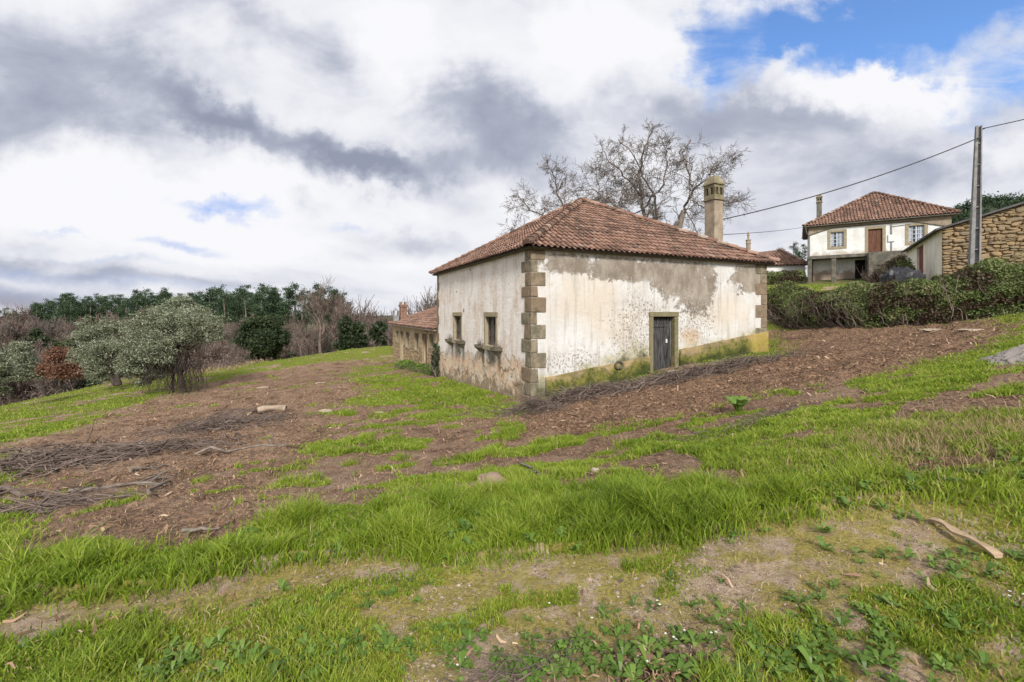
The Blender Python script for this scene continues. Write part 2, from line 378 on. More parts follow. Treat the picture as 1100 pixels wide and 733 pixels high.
# ------------------------------------------------------------ materials of the place
M={}
def plaster_front():
    N=NTM('old_plaster_front',.9,.2); v=N.obj(); X,Y,Z=N.sep(v)
    zb=ZB
    base=N.mix(N.rng(N.noise(.9,5),.35,.65),(.60,.59,.57),(.53,.50,.46))
    wob=N.noise(1.7,6,None,.6); wob2=N.noise(6,6,None,.65)
    def ell(px,py,rx,rz):
        u=float(along(C0,dB,px)); z=float(zat(C0,dB,u,py))
        a=N.f('DIVIDE',N.f('SUBTRACT',X,u),rx); b=N.f('DIVIDE',N.f('SUBTRACT',Z,z-zb),rz)
        return N.f('SQRT',N.f('ADD',N.f('MULTIPLY',a,a),N.f('MULTIPLY',b,b)))
    def mn(l,k=.35):
        r=l[0]
        for q in l[1:]:
            x=N.n('ShaderNodeMath',operation='SMOOTH_MIN'); N.put(x.inputs[0],r); N.put(x.inputs[1],q); x.inputs[2].default_value=k; r=x.outputs[0]
        return r
    cream=mn([ell(632,318,1.6,.95),ell(775,335,1.7,.8),ell(660,350,1.3,.7)])
    c=N.mix(N.rng(N.f('ADD',cream,N.f('MULTIPLY',N.f('SUBTRACT',wob,.5),1.6)),1.25,.35,0,.5),base,(.55,.455,.335))
    zone0=N.rng(N.f('ADD',mn([ell(690,345,1.9,1.6),ell(600,290,1.4,.5),ell(700,385,2.5,.5)],.4),N.f('MULTIPLY',N.f('SUBTRACT',wob,.5),1.4)),1.3,.35)
    # vertical washed streaks
    st=N.noise(1.0,6,N.map(v,(5.5,5.5,.45)),.65)
    c=N.mix(N.rng(st,.50,.66,0,.55),c,(.33,.30,.265)); c=N.mix(N.f('MULTIPLY',N.rng(N.noise(2.4,7,N.map(v,(1.6,1.6,.5)),.7),.5,.66,0,.6),zone0),c,(.30,.26,.22))
    # lime flaked off under the eaves: bare grey render
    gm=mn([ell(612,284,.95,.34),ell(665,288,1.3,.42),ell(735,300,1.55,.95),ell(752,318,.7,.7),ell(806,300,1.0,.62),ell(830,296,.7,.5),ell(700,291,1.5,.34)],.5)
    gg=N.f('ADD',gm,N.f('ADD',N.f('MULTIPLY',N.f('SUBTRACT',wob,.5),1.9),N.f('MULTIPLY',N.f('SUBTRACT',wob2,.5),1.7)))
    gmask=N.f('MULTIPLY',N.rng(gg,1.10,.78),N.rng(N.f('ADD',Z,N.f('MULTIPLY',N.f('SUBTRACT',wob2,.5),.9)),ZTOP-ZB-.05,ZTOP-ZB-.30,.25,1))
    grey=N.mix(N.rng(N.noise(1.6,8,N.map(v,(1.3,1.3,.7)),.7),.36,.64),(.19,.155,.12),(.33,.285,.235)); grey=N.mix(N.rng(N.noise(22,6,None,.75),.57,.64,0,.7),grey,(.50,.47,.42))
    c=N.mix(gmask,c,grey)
    # speckle where the lime flakes
    zone=N.rng(N.f('ADD',mn([ell(690,352,1.8,1.5),ell(748,345,1.4,1.3),ell(610,388,1.6,.6)],.4),N.f('MULTIPLY',N.f('SUBTRACT',wob,.5),1.4)),1.3,.35)
    sp=N.noise(15,6,N.map(v,(1,1,.8)),.75); th=N.f('ADD',.655,N.f('MULTIPLY',zone,-.105))
    spm=N.rng(sp,th,N.f('ADD',th,.03)); c=N.mix(N.f('MULTIPLY',spm,.75),c,(.27,.23,.19)); c=N.mix(N.f('MULTIPLY',N.rng(N.noise(3.2,9,None,.78),.53,.62,0,.65),N.f('ADD',.25,zone)),c,(.36,.32,.275))
    sp2=N.noise(26,3,None,.6); c=N.mix(N.f('MULTIPLY',N.rng(sp2,.64,.68),N.f('ADD',.25,N.f('MULTIPLY',zone,.6))),c,(.27,.22,.18))
    # rust seep
    c=N.mix(N.rng(N.f('ADD',ell(742,362,.8,.5),N.f('MULTIPLY',N.f('SUBTRACT',wob2,.5),1.6)),.9,.2,0,.6),c,(.45,.28,.13))
    # damp & moss climbing from the ground: height above the sloping plinth line
    slope=(PL1-PL0)/WB; hgt=N.f('SUBTRACT',N.f('SUBTRACT',Z,PL0-zb),N.f('MULTIPLY',X,slope))
    hh=N.f('ADD',hgt,N.f('MULTIPLY',N.f('SUBTRACT',wob,.5),-1.5))
    nd=N.rng(N.f('ABSOLUTE',N.f('SUBTRACT',X,DU0-.9)),1.6,.2,0,.45)
    c=N.mix(N.rng(N.f('SUBTRACT',hh,nd),.25,-.15,0,.5),c,N.mix(N.rng(wob2,.4,.6),(.42,.36,.12),(.16,.15,.06)))
    c=N.mix(N.rng(N.f('SUBTRACT',hh,N.f('MULTIPLY',nd,.8)),.02,-.45,0,.92),c,N.mix(N.rng(N.noise(9,4),.42,.58),(.055,.065,.02),(.10,.08,.05)))
    hole=N.rng(N.noise(1.9,2,None,.4),.77,.785); c=N.mix(hole,c,(.10,.07,.05))
    b=N.bump(N.f('ADD',N.f('MULTIPLY',gmask,-1),N.f('MULTIPLY',spm,-.9)),.9,.022)
    b=N.bump(N.noise(7,9,None,.65),.75,.03,b); b=N.bump(N.noise(45,5),.5,.006,b)
    return N.fin(c,b)
def plaster_side():
    N=NTM('old_plaster_side',.9,.2); v=N.obj(); X,Y,Z=N.sep(v); zb=ZB
    wob=N.noise(1.7,6,None,.6); wob2=N.noise(6,6,None,.68)
    c=N.mix(N.rng(N.noise(1.6,9,N.map(v,(1,1,.6)),.72),.42,.64),(.78,.73,.68),(.60,.48,.38))
    st=N.noise(1.2,7,N.map(v,(6,6,.5)),.68); c=N.mix(N.f('MULTIPLY',N.rng(st,.48,.66,0,.75),N.rng(N.noise(.8,4,None,.6),.42,.62)),c,(.42,.31,.23))
    c=N.mix(N.f('MULTIPLY',N.rng(N.noise(12,8,None,.75),.50,.60),.75),c,(.82,.79,.76))
    zt=N.f('ADD',Z,zb)
    c=N.mix(N.rng(N.f('ADD',zt,N.f('MULTIPLY',N.f('SUBTRACT',wob,.5),2.0)),1.0,1.9,0,.3),c,(.66,.64,.60))
    # fallen render low down, peach coloured undercoat, broken dark patches at the foot
    lim=N.f('ADD',N.f('MULTIPLY',Y,-.055),-1.42)
    d=N.f('SUBTRACT',N.f('SUBTRACT',zt,lim),N.f('ADD',N.f('MULTIPLY',N.f('SUBTRACT',wob,.5),2.0),N.f('MULTIPLY',N.f('SUBTRACT',wob2,.5),.9))); pm=N.rng(d,.10,-.10)
    peach=N.mix(N.rng(N.noise(2.4,7,None,.7),.4,.62),(.64,.43,.28),(.66,.57,.46)); peach=N.mix(N.rng(N.noise(6,8,None,.7),.52,.62,0,.8),peach,(.42,.32,.22)); c=N.mix(pm,c,peach)
    cr=N.vor(1.5,N.map(N.f and v,(1,1,.8)),'DISTANCE_TO_EDGE'); crack=N.f('MULTIPLY',N.f('MULTIPLY',N.rng(N.f('ADD',cr,N.f('MULTIPLY',N.f('SUBTRACT',wob2,.5),.30)),.025,.0),N.rng(wob,.48,.56)),pm)
    c=N.mix(N.f('MULTIPLY',crack,.8),c,(.16,.10,.06))
    low=N.rng(N.f('ADD',N.f('SUBTRACT',d,N.f('MULTIPLY',N.f('SUBTRACT',wob2,.5),1.6)),0),-.55,-1.1,0,.8); c=N.mix(low,c,(.20,.155,.10))
    # stains below the two window sills and their brackets
    for y0,wd,ln in BRK:
        a=N.f('ABSOLUTE',N.f('SUBTRACT',Y,y0)); aa=N.f('ADD',a,N.f('MULTIPLY',N.f('SUBTRACT',st,.5),.35))
        mk=N.f('MULTIPLY',N.rng(aa,wd,wd*.3),N.f('MULTIPLY',N.rng(zt,-1.12,-1.2),N.rng(N.f('ADD',zt,N.f('MULTIPLY',N.f('SUBTRACT',wob2,.5),.8)),-1.12-ln,-1.12-ln*.55)))
        c=N.mix(N.f('MULTIPLY',mk,.85),c,(.13,.105,.075))
    c=N.mix(N.rng(N.noise(2.3,2,None,.4),.735,.75),c,(.15,.10,.07))
    b=N.bump(N.f('MULTIPLY',pm,-1),.9,.03); b=N.bump(N.f('MULTIPLY',crack,-1),.9,.03,b); b=N.bump(N.noise(5,9,None,.7),.9,.04,b); b=N.bump(N.noise(40,5),.5,.007,b)
    return N.fin(c,b)
def plinth_mat():
    N=NTM('mossy_plinth_stone',.95,.15); v=N.obj(); X,Y,Z=N.sep(v); wob=N.noise(2.2,6,None,.65); w2=N.noise(9,5,None,.7)
    c=N.mix(N.rng(wob,.38,.62),(.38,.285,.145),(.24,.18,.11))
    c=N.mix(N.rng(w2,.56,.66,0,.7),c,(.13,.10,.07))
    slope=(PL1-PL0)/WB; hgt=N.f('SUBTRACT',N.f('SUBTRACT',Z,PL0-ZB),N.f('MULTIPLY',X,slope))
    hh=N.f('ADD',hgt,N.f('MULTIPLY',N.f('SUBTRACT',N.noise(1.3,6,None,.65),.5),1.6))
    c=N.mix(N.rng(hh,.05,-.28,0,.9),c,N.mix(N.rng(w2,.42,.58),(.06,.068,.018),(.17,.165,.03)))
    c=N.mix(N.rng(hh,-.25,-.55,0,.92),c,N.mix(N.rng(w2,.4,.6),(.05,.07,.015),(.03,.032,.015)))
    end=N.rng(X,WB-1.3,WB-.7,0,.55); c=N.mix(end,c,N.mix(N.rng(w2,.4,.6),(.50,.40,.09),(.44,.29,.10)))
    return N.fin(c,N.bump(N.noise(12,8,None,.7),.9,.03))
def stone(name,a,b,c3,sc_=3,moss=None):
    N=NTM(name,.9,.2); t=N.attr('tint'); c=N.mix(N.rng(N.noise(sc_,6,None,.65),.35,.65),a,b); c=N.mix(N.rng(t,.3,1,0,.75),c,c3)
    c=N.mix(N.rng(N.noise(sc_*7,5,None,.7),.55,.68,0,.55),c,(.07,.06,.045))
    if moss: c=N.mix(N.rng(N.noise(sc_*.8,5,None,.7),.52,.66,0,.7),c,moss)
    return N.fin(c,N.bump(N.noise(sc_*6,8,None,.7),.9,.025))
def tiles():
    N=NTM('clay_roof_tiles',.85,.2); t=N.attr('tint')
    c=N.ramp(t,(0,(.05,.035,.028)),(.16,(.12,.07,.05)),(.4,(.19,.105,.076)),(.62,(.25,.14,.10)),(.82,(.31,.195,.145)),(1,(.33,.26,.205)))
    li=N.noise(9,6,None,.7); c=N.mix(N.rng(li,.55,.68,0,.75),c,(.36,.33,.26)); c=N.mix(N.rng(N.noise(2.2,5,None,.65),.50,.68,0,.7),c,(.075,.06,.045))
    return N.fin(c,N.bump(N.noise(30,5),.5,.008))
def mortar(): return simple('lime_mortar_ridge',(.34,.29,.22),(.12,.10,.08),6,bump=.9,dist=.03)
def ground_mat():
    N=NTM('field_soil_and_turf',.97,.08); v=N.geo(); N._o=v
    g=N.attr('grass'); so=N.attr('soil'); bare=N.attr('bare')
    nA=N.noise(1.3,7,None,.65); nB=N.noise(7,7,None,.7); nC=N.noise(34,6,None,.7); nD=N.noise(120,4,None,.6)
    sand=N.mix(N.rng(nB,.35,.66),(.46,.345,.25),(.28,.19,.13)); sand=N.mix(N.rng(nD,.5,.62,0,.7),sand,(.58,.48,.37)); sand=N.mix(N.rng(nC,.54,.66,0,.7),sand,(.12,.08,.05))
    mulch=N.mix(N.rng(nC,.40,.60),(.050,.027,.017),(.235,.135,.082)); mulch=N.mix(N.rng(nD,.53,.62,0,.85),mulch,(.36,.26,.18)); nE=N.noise(14,6,None,.75); mulch=N.mix(N.rng(nE,.54,.62,0,.7),mulch,(.40,.265,.165)); mulch=N.mix(N.rng(nE,.47,.40,0,.85),mulch,(.045,.028,.02)); mulch=N.mix(N.rng(nB,.52,.64,0,.5),mulch,(.30,.185,.11)); mulch=N.mix(N.rng(nA,.53,.64,0,.6),mulch,(.075,.048,.034))
    gr=N.f('ADD',so,N.f('MULTIPLY',N.f('SUBTRACT',nA,.5),.7)); soil=N.mix(N.rng(gr,.15,.75),sand,mulch)
    turf=N.mix(N.rng(nC,.35,.65),(.08,.10,.016),(.18,.22,.03)); turf=N.mix(N.rng(nB,.46,.64,0,.75),turf,(.22,.18,.06)); turf=N.mix(N.rng(nD,.55,.66,0,.5),turf,(.15,.12,.06))
    gm=N.f('ADD',g,N.f('ADD',N.f('MULTIPLY',N.f('SUBTRACT',nB,.5),.9),N.f('MULTIPLY',N.f('SUBTRACT',nC,.5),.7)))
    c=N.mix(N.rng(gm,.40,.68),soil,turf)
    # moss film on the trodden track
    mo=N.f('MULTIPLY',N.rng(so,.42,.12),N.rng(N.noise(2.6,8,None,.72),.40,.54)); c=N.mix(N.f('MULTIPLY',mo,.85),c,N.mix(N.rng(nC,.4,.6),(.20,.185,.03),(.38,.31,.075)))
    fd=N.rng(bare,0,1); c=N.mix(fd,c,N.mix(N.rng(N.noise(.12,6,None,.6),.4,.6),(.10,.075,.05),(.055,.07,.03)))
    b=N.bump(nB,.7,.06); b=N.bump(nC,.9,.03,b); b=N.bump(nD,.8,.010,b)
    return N.fin(c,b)
# ------------------------------------------------------------ numbers of the main house (local: x along front, y along side, z up)
ZB=-2.7
PL0=-2.0; PL1=float(zat(C0,dB,WB,356))
DU0=float(along(C0,dB,701)); DU1=float(along(C0,dB,724)); DZT=float(zat(C0,dB,DU0,340.5)); DZB=float(zat(C0,dB,(DU0+DU1)/2,401))
w1=(float(along(C0,dA,533)),float(along(C0,dA,522))); w2=(float(along(C0,dA,495.5)),float(along(C0,dA,488)))
WZT=float(zat(C0,dA,w1[0]+.4,340.5)); WZB=float(zat(C0,dA,w1[0]+.4,371.5))
BRK=[]
for (a,b) in (w1,w2): BRK+= [((a+b)/2,.62,.95),(a-.28,.22,1.15),(b+.28,.22,1.1)]
ANG=math.atan2(dB[1],dB[0])

M['plf']=plaster_front(); M['pls']=plaster_side(); M['plinth']=plinth_mat()
M['quoin']=stone('corner_granite',(.27,.225,.155),(.135,.12,.085),(.22,.15,.10),4,(.085,.08,.045))
M['framestone']=stone('window_granite',(.36,.30,.21),(.27,.22,.14),(.30,.24,.15),4)
M['mossframe']=stone('door_granite',(.25,.21,.125),(.14,.125,.06),(.21,.18,.11),5,(.13,.13,.03))
M['darkstone']=stone('bracket_stone',(.085,.075,.055),(.15,.13,.09),(.08,.08,.04),5)
M['tile']=tiles(); M['mortar']=mortar()
M['darkwood']=simple('weathered_dark_wood',(.010,.010,.012),(.095,.09,.088),4,.7,.6,.01,stretch=(7,7,.6))
M['greywood']=simple('grey_window_wood',(.06,.045,.038),(.12,.10,.085),6,.8,.4,.01)
M['glass']=simple('dusty_window_glass',(.02,.022,.026),(.05,.05,.055),3,.12,.05,.001,spec=.6)
M['dark']=simple('dark_interior',(.012,.010,.009),(.02,.017,.014),3)
M['chim']=stone('chimney_render',(.36,.29,.21),(.25,.20,.15),(.30,.25,.18),3,(.17,.14,.09))
M['chimcap']=stone('chimney_cap_mossy',(.27,.225,.15),(.17,.15,.09),(.22,.18,.12),4,(.10,.095,.04))
M['iron']=simple('rusty_iron',(.05,.03,.02),(.10,.06,.04),12,.8)
M['white']=simple('white_plastic',(.7,.7,.68),(.6,.6,.58),12,.5)
M['yplaster']=simple('annex_ochre_plaster',(.46,.35,.22),(.36,.26,.16),2.2,bump=.9,dist=.03)
M['rubble']=stone('ochre_rubble_stone',(.36,.25,.13),(.27,.20,.125),(.21,.17,.12),3)
M['gap']=simple('tan_mortar_joints',(.14,.095,.05),(.30,.20,.11),6,bump=1,dist=.04)  # tan mortar bed seen between the barn's rubble stones
M['wplaster']=None
M['bark']=simple('grey_brown_bark',(.13,.105,.085),(.24,.20,.165),3,bump=.8,dist=.03,stretch=(3,3,.8))
M['twig']=simple('brown_twigs',(.11,.08,.065),(.22,.165,.135),3,tint=.5); M['planetwig']=simple('pale_plane_tree_twigs',(.13,.105,.09),(.23,.19,.16),3,tint=.4)
M['twigred']=simple('reddish_winter_twigs',(.13,.085,.07),(.25,.19,.16),1,tint=.45)
M['oliveb']=simple('dark_olive_bark',(.035,.026,.022),(.08,.06,.05),4,bump=.9,dist=.04)
M['olive']=leafmat('olive_leaves',(0,(.025,.03,.015)),(.3,(.09,.105,.055)),(.6,(.25,.275,.175)),(1,(.52,.54,.42)))
M['ever']=leafmat('evergreen_oak_leaves',(0,(.010,.018,.007)),(.5,(.03,.048,.017)),(1,(.075,.10,.04)),trans=.15)
M['pine']=leafmat('pine_needles',(0,(.016,.032,.016)),(.5,(.036,.066,.028)),(1,(.085,.125,.05)),trans=.15)
M['russet']=leafmat('russet_oak_leaves',(0,(.08,.04,.025)),(.5,(.18,.085,.05)),(1,(.30,.17,.11)))
M['bramble']=leafmat('bramble_leaves',(0,(.06,.035,.025)),(.25,(.10,.06,.04)),(.4,(.05,.055,.018)),(.6,(.085,.12,.03)),(.85,(.17,.21,.07)),(1,(.24,.17,.10)),clump=.9)
M['grass']=leafmat('fresh_grass',(0,(.055,.095,.010)),(.35,(.145,.22,.018)),(.65,(.255,.345,.030)),(.88,(.39,.41,.08)),(1,(.48,.39,.21)),trans=.4,rough=.5,clump=.8)
M['drygrass']=leafmat('dry_grass',(0,(.20,.13,.06)),(.6,(.36,.27,.15)),(1,(.52,.42,.27)),trans=.2)
M['weed']=leafmat('broad_weed_leaves',(0,(.06,.11,.015)),(.5,(.11,.19,.03)),(1,(.22,.31,.06)),trans=.3,rough=.45)
M['litter']=leafmat('wood_litter',(0,(.05,.028,.018)),(.4,(.19,.11,.068)),(.75,(.34,.215,.135)),(1,(.56,.44,.32)),trans=.0,rough=.9,clump=3)
M['flower']=simple('white_petals',(.8,.8,.75),(.7,.7,.6),20)
M['rock']=stone('grey_layered_rock',(.20,.18,.165),(.10,.09,.085),(.26,.23,.21),3)
M['rockb']=stone('brown_field_stone',(.26,.18,.12),(.17,.13,.09),(.30,.22,.16),5,(.10,.11,.03))
M['pale']=simple('pale_split_wood',(.42,.31,.20),(.27,.19,.12),5,stretch=(1,1,6),bump=.6)
M['stonepale']=stone('pale_field_stone',(.38,.30,.22),(.24,.18,.13),(.40,.33,.25),4)
M['concrete']=simple('grey_concrete',(.27,.265,.26),(.17,.165,.16),4,bump=.4)
M['cable']=simple('black_cable',(.03,.03,.035),(.05,.05,.055),5,.6)
M['slab']=simple('mossy_concrete_slab',(.17,.15,.12),(.08,.075,.06),2.5,bump=.8,dist=.03)
M['redwood']=simple('faded_red_door_paint',(.23,.05,.04),(.15,.045,.035),3,.7,.4)
M['brownwood']=simple('brown_door_wood',(.16,.07,.04),(.09,.04,.025),3,.7,.5,stretch=(4,4,.7))
M['tarp']=simple('crumpled_black_sheet',(.012,.012,.016),(.03,.03,.036),2,.45,.6,.05,spec=.5)
M['fibro']=simple('dark_roof_sheet',(.07,.065,.065),(.14,.13,.13),2,bump=.3)
M['curtain']=simple('white_curtain',(.55,.58,.62),(.40,.44,.50),3)
M['hillg']=simple('wooded_hill_soil',(.03,.045,.025),(.05,.06,.03),.05)
def white_wall(name,zfade,stain=(.26,.20,.14),cols=((.70,.70,.68),(.61,.59,.55))):
    N=NTM(name,.9,.2); X,Y,Z=N.sep(N.obj()); c=N.mix(N.rng(N.noise(1.2,6,None,.6),.4,.62),*cols)
    c=N.mix(N.rng(N.noise(9,5,None,.7),.60,.68,0,.7),c,(.33,.28,.22))
    w=N.noise(1.4,7,None,.68)
    d=N.f('ADD',N.f('SUBTRACT',Z,zfade),N.f('MULTIPLY',N.f('SUBTRACT',w,.5),2.2)); c=N.mix(N.rng(d,.15,-.35,0,.85),c,stain)
    c=N.mix(N.rng(N.noise(1,6,N.map(N.obj(),(4,4,.4)),.65),.56,.72,0,.45),c,(.36,.32,.27))
    return N.fin(c,N.bump(N.noise(9,8,None,.7),.7,.02))

# ------------------------------------------------------------ building helpers
def wall_panel(mb,P,u0,u1,z0,z1,ops=(),th=.45,depth=.22,t=.5,nrm=1,ztop=None):
    """P(u,d,z)->xyz, d = depth inwards. ops = [(ua,ub,za,zb)]. Rectangular cells round the openings, with reveals."""
    us=sorted({u0,u1,*[o[0] for o in ops],*[o[1] for o in ops]}); zs=sorted({z0,z1,*[o[2] for o in ops],*[o[3] for o in ops]})
    for i in range(len(us)-1):
        for j in range(len(zs)-1):
            um,zm=(us[i]+us[i+1])/2,(zs[j]+zs[j+1])/2
            if any(o[0]<um<o[1] and o[2]<zm<o[3] for o in ops): continue
            za=[zs[j]]*2; zb=[zs[j+1]]*2
            if ztop and j==len(zs)-2: zb=[ztop(us[i]),ztop(us[i+1])]
            mb.add([P(us[i],0,za[0]),P(us[i+1],0,za[1]),P(us[i+1],0,zb[1]),P(us[i],0,zb[0])],[(0,1,2,3)],t)
            mb.add([P(us[i],th,za[0]),P(us[i+1],th,za[1]),P(us[i+1],th,zb[1]),P(us[i],th,zb[0])],[(3,2,1,0)],t)
    for a,b,c,d in ops:
        a-=.006; b+=.006; c-=.006; d+=.006
        q=[(a,c),(b,c),(b,d),(a,d)]
        for k in range(4):
            (p0,p1),(q0,q1)=q[k],q[(k+1)%4]
            mb.add([P(p0,0,p1),P(q0,0,q1),P(q0,th,q1),P(p0,th,p1)],[(0,1,2,3)],t)
    return mb
def bevel(o,w=.012,seg=1):
    m=o.modifiers.new('soft_edges','BEVEL'); m.width=w; m.segments=seg; m.limit_method='ANGLE'; return o
def pbox(P,a,b,mb=None,t=None,jit=0):
    """box in (u,d,z) frame"""
    mb=mb or MB(); (u0,d0,z0),(u1,d1,z1)=a,b
    V=np.array([P(u0,d0,z0),P(u1,d0,z0),P(u1,d1,z0),P(u0,d1,z0),P(u0,d0,z1),P(u1,d0,z1),P(u1,d1,z1),P(u0,d1,z1)],float)
    if jit: V+=RS.uniform(-jit,jit,V.shape)
    return mb.add(V,[(0,3,2,1),(4,5,6,7),(0,1,5,4),(1,2,6,5),(2,3,7,6),(3,0,4,7)],t)
def tile_face(mb,A,B,T,pitch=.205,row=.33,under=True):
    """barrel tiles over the triangle/trapezoid A-B (eave) up to T (list of 1 or 2 top points, top edge parallel to eave)."""
    A,B=np.array(A,float),np.array(B,float); T0=np.array(T[0],float); T1=np.array(T[-1],float)
    ex=(B-A); W=np.linalg.norm(ex); ex/=W
    s=T0-A; sx=s@ex; sv=s-sx*ex; H=np.linalg.norm(sv); ey=sv/H; ez=np.cross(ex,ey)
    tx0=(T0-A)@ex; tx1=(T1-A)@ex
    nc=int(W/pitch); pitch=W/nc; nr=max(2,int(H/row)); row=H/nr
    th=np.linspace(0,np.pi,6)
    if under:
        mb.add([A-ez*.02,B-ez*.02,T1-ez*.02,T0-ez*.02],[(0,1,2,3)],.02)
    for r in range(nr):
        y0=r*row-.03; y1=y0+row*1.12
        xl=tx0*max(y0+row*.4,0)/H; xr=W+(tx1-W)*max(y0+row*.4,0)/H
        for c in range(nc):
            for kind in (0,1):
                cx=(c+.25+.5*kind)*pitch
                if cx<xl-.03 or cx>xr+.03: continue
                j=RS.normal(0,.006,3); rad0=pitch*(.30 if kind==0 else .27); rad1=rad0*.82
                if kind==1: rad0,rad1=rad1,rad0
                tt=np.clip(RS.normal(.52,.15),0,1)
                if vnoise(c*.33+A[0],r*.7+A[1],4)>.66: tt*=.45
                cxx=cx+j[0]; lift=(.045 if kind==0 else .012)+j[2]*.6
                ya=y0+j[1]; 
                V=[]
                for (yy,rad,lz) in ((ya,rad0,lift+.034),(y1+j[1],rad1,lift)):
                    for a in th:
                        if kind==0: V.append(A+ex*(cxx+rad*math.cos(a))+ey*yy+ez*(lz+rad*.68*math.sin(a)))
                        else: V.append(A+ex*(cxx+rad*math.cos(a))+ey*yy+ez*(lz+rad*.35-rad*.6*math.sin(a)))
                n=len(th); Fs=[(i,i+n,i+n+1,i+1) for i in range(n-1)]
                mb.add(V,Fs,tt)
                if kind==0: # thickness of the lower lip
                    L=[V[i]-ez*.022 for i in range(n)]; mb.add(V[:n]+L,[(i,i+1,n+i+1,n+i) for i in range(n-1)],tt*.7)
def ridge(mb,P,Q,rad=.13,step=.38,lift=.05):
    P,Q=np.array(P,float),np.array(Q,float); L=np.linalg.norm(Q-P); n=max(2,int(L/step)); d=(Q-P)/L
    side=np.cross(d,[0,0,1]); side/=np.linalg.norm(side); up=np.cross(side,d)
    th=np.linspace(-.15,np.pi+.15,7)
    for i in range(n):
        a=P+d*(i*L/n-.03); b=P+d*((i+1)*L/n+.03); j=RS.normal(0,.012,2); V=[]
        for pt,r,l in ((a,rad*1.08,lift+.03),(b,rad*.92,lift)):
            for q in th: V.append(pt+side*(r*math.cos(q)+j[0])+up*(l+r*.8*math.sin(q)))
        k=len(th); mb.add(V,[(m,m+1,k+m+1,k+m) for m in range(k-1)],np.clip(RS.normal(.5,.25),0,1)); mb.add(V[:k],[tuple(range(k))],.1)
def rubble(mb,P,u0,u1,zlo,zhi,row=.22,wmin=.22,wmax=.6,d=.0,skip=lambda u,z:False,big=0.12,proud=.03):
    """irregular stones in rough courses; zlo, zhi functions of u"""
    z=min(zlo(u0),zlo(u1)); top=max(zhi(u) for u in np.linspace(u0,u1,21)); 
    while z<top:
        h=row*RS.uniform(.55,1.6); u=u0
        while u<u1:
            w=RS.uniform(wmin,wmax)*(1.5 if RS.rand()<big else 1); hh=h*RS.uniform(.72,1.0); ub=min(u+w,u1)
            if ub-u<.08: break
            um=(u+ub)/2; dz=RS.uniform(-.05,.05)+.16*(vnoise(um*.9,z*.8,12)-.5)+.05*math.sin(um*2.3+z); cz=z+dz+h/2
            pieces=[(z+dz,hh)]
            if RS.rand()<.35: pieces=[(z+dz,hh*.46),(z+dz+hh*.54,hh*.46)]
            for (z0,h0) in pieces:
                z1=min(z0+h0,zhi(um)-.02)
                if z1-z0<.04 or z1<zlo(um) or skip(um,(z0+z1)/2): continue
                n=8; a=np.arange(n)*2*np.pi/n+RS.uniform(0,.6); rx=(ub-u)/2*1.04; rz=(z1-z0)/2*1.08; zc=(z0+z1)/2
                ca,sa=np.cos(a),np.sin(a); sq=1/np.maximum(np.abs(ca),np.abs(sa))**.72
                jj=RS.uniform(.82,1.08,n); uu=um+rx*ca*sq*jj*.95; ww=zc+rz*sa*sq*jj*.97+(uu-um)*RS.normal(0,.13)
                pr=proud*RS.uniform(.5,1.6); V=[P(x,.05,y) for x,y in zip(uu,ww)]+[P(x,-pr*.6,y) for x,y in zip(um+(uu-um)*.97,zc+(ww-zc)*.96)]+[P(x,-pr,y) for x,y in zip(um+(uu-um)*.72,zc+(ww-zc)*.68)]+[P(um,-pr*1.1,zc)]
                Fs=[(i,(i+1)%n,n+(i+1)%n,n+i) for i in range(n)]+[(n+i,n+(i+1)%n,2*n+(i+1)%n,2*n+i) for i in range(n)]+[(2*n+i,2*n+(i+1)%n,3*n) for i in range(n)]
                mb.add(V,Fs,RS.rand())
            u=ub
        z+=h

# ------------------------------------------------------------ main house
house=empty('farmhouse',(C0[0],C0[1],ZB),ANG,'derelict single storey white farmhouse with stained walls, stone corners and red tiled hip roof','house')
FR=lambda u,d,z:(u,d,z)                 # front wall, outward -y
SI=lambda u,d,z:(d,u,z)                 # side wall, outward -x
BK=lambda u,d,z:(u,WA-d,z); RT=lambda u,d,z:(WB-d,u,z)
H={'zoff':ZB}
ZLOW=-3.9
# slightly coped tops hide under the roof
mb=wall_panel(MB(),FR,0,WB,ZLOW,ZTOP,[(DU0,DU1,DZB-.25,DZT)],.5); w_=mb.build('wall',M['plf'],house,zoff=ZB); tag(w_,label='stained cream and white wall with the dark door')
mb=wall_panel(MB(),SI,.004,WA,ZLOW,ZTOP,[(w1[0],w1[1],WZB,WZT),(w2[0],w2[1],WZB,WZT)],.5); w2_=mb.build('wall',M['pls'],house,zoff=ZB); tag(w2_,label='flaking pinkish white wall with two small windows')
wall_panel(MB(),BK,0,WB,ZLOW,ZTOP,[],.5).build('wall',M['plf'],house,zoff=ZB)
wall_panel(MB(),RT,.004,WA,ZLOW,ZTOP,[],.5).build('wall',M['plf'],house,zoff=ZB)
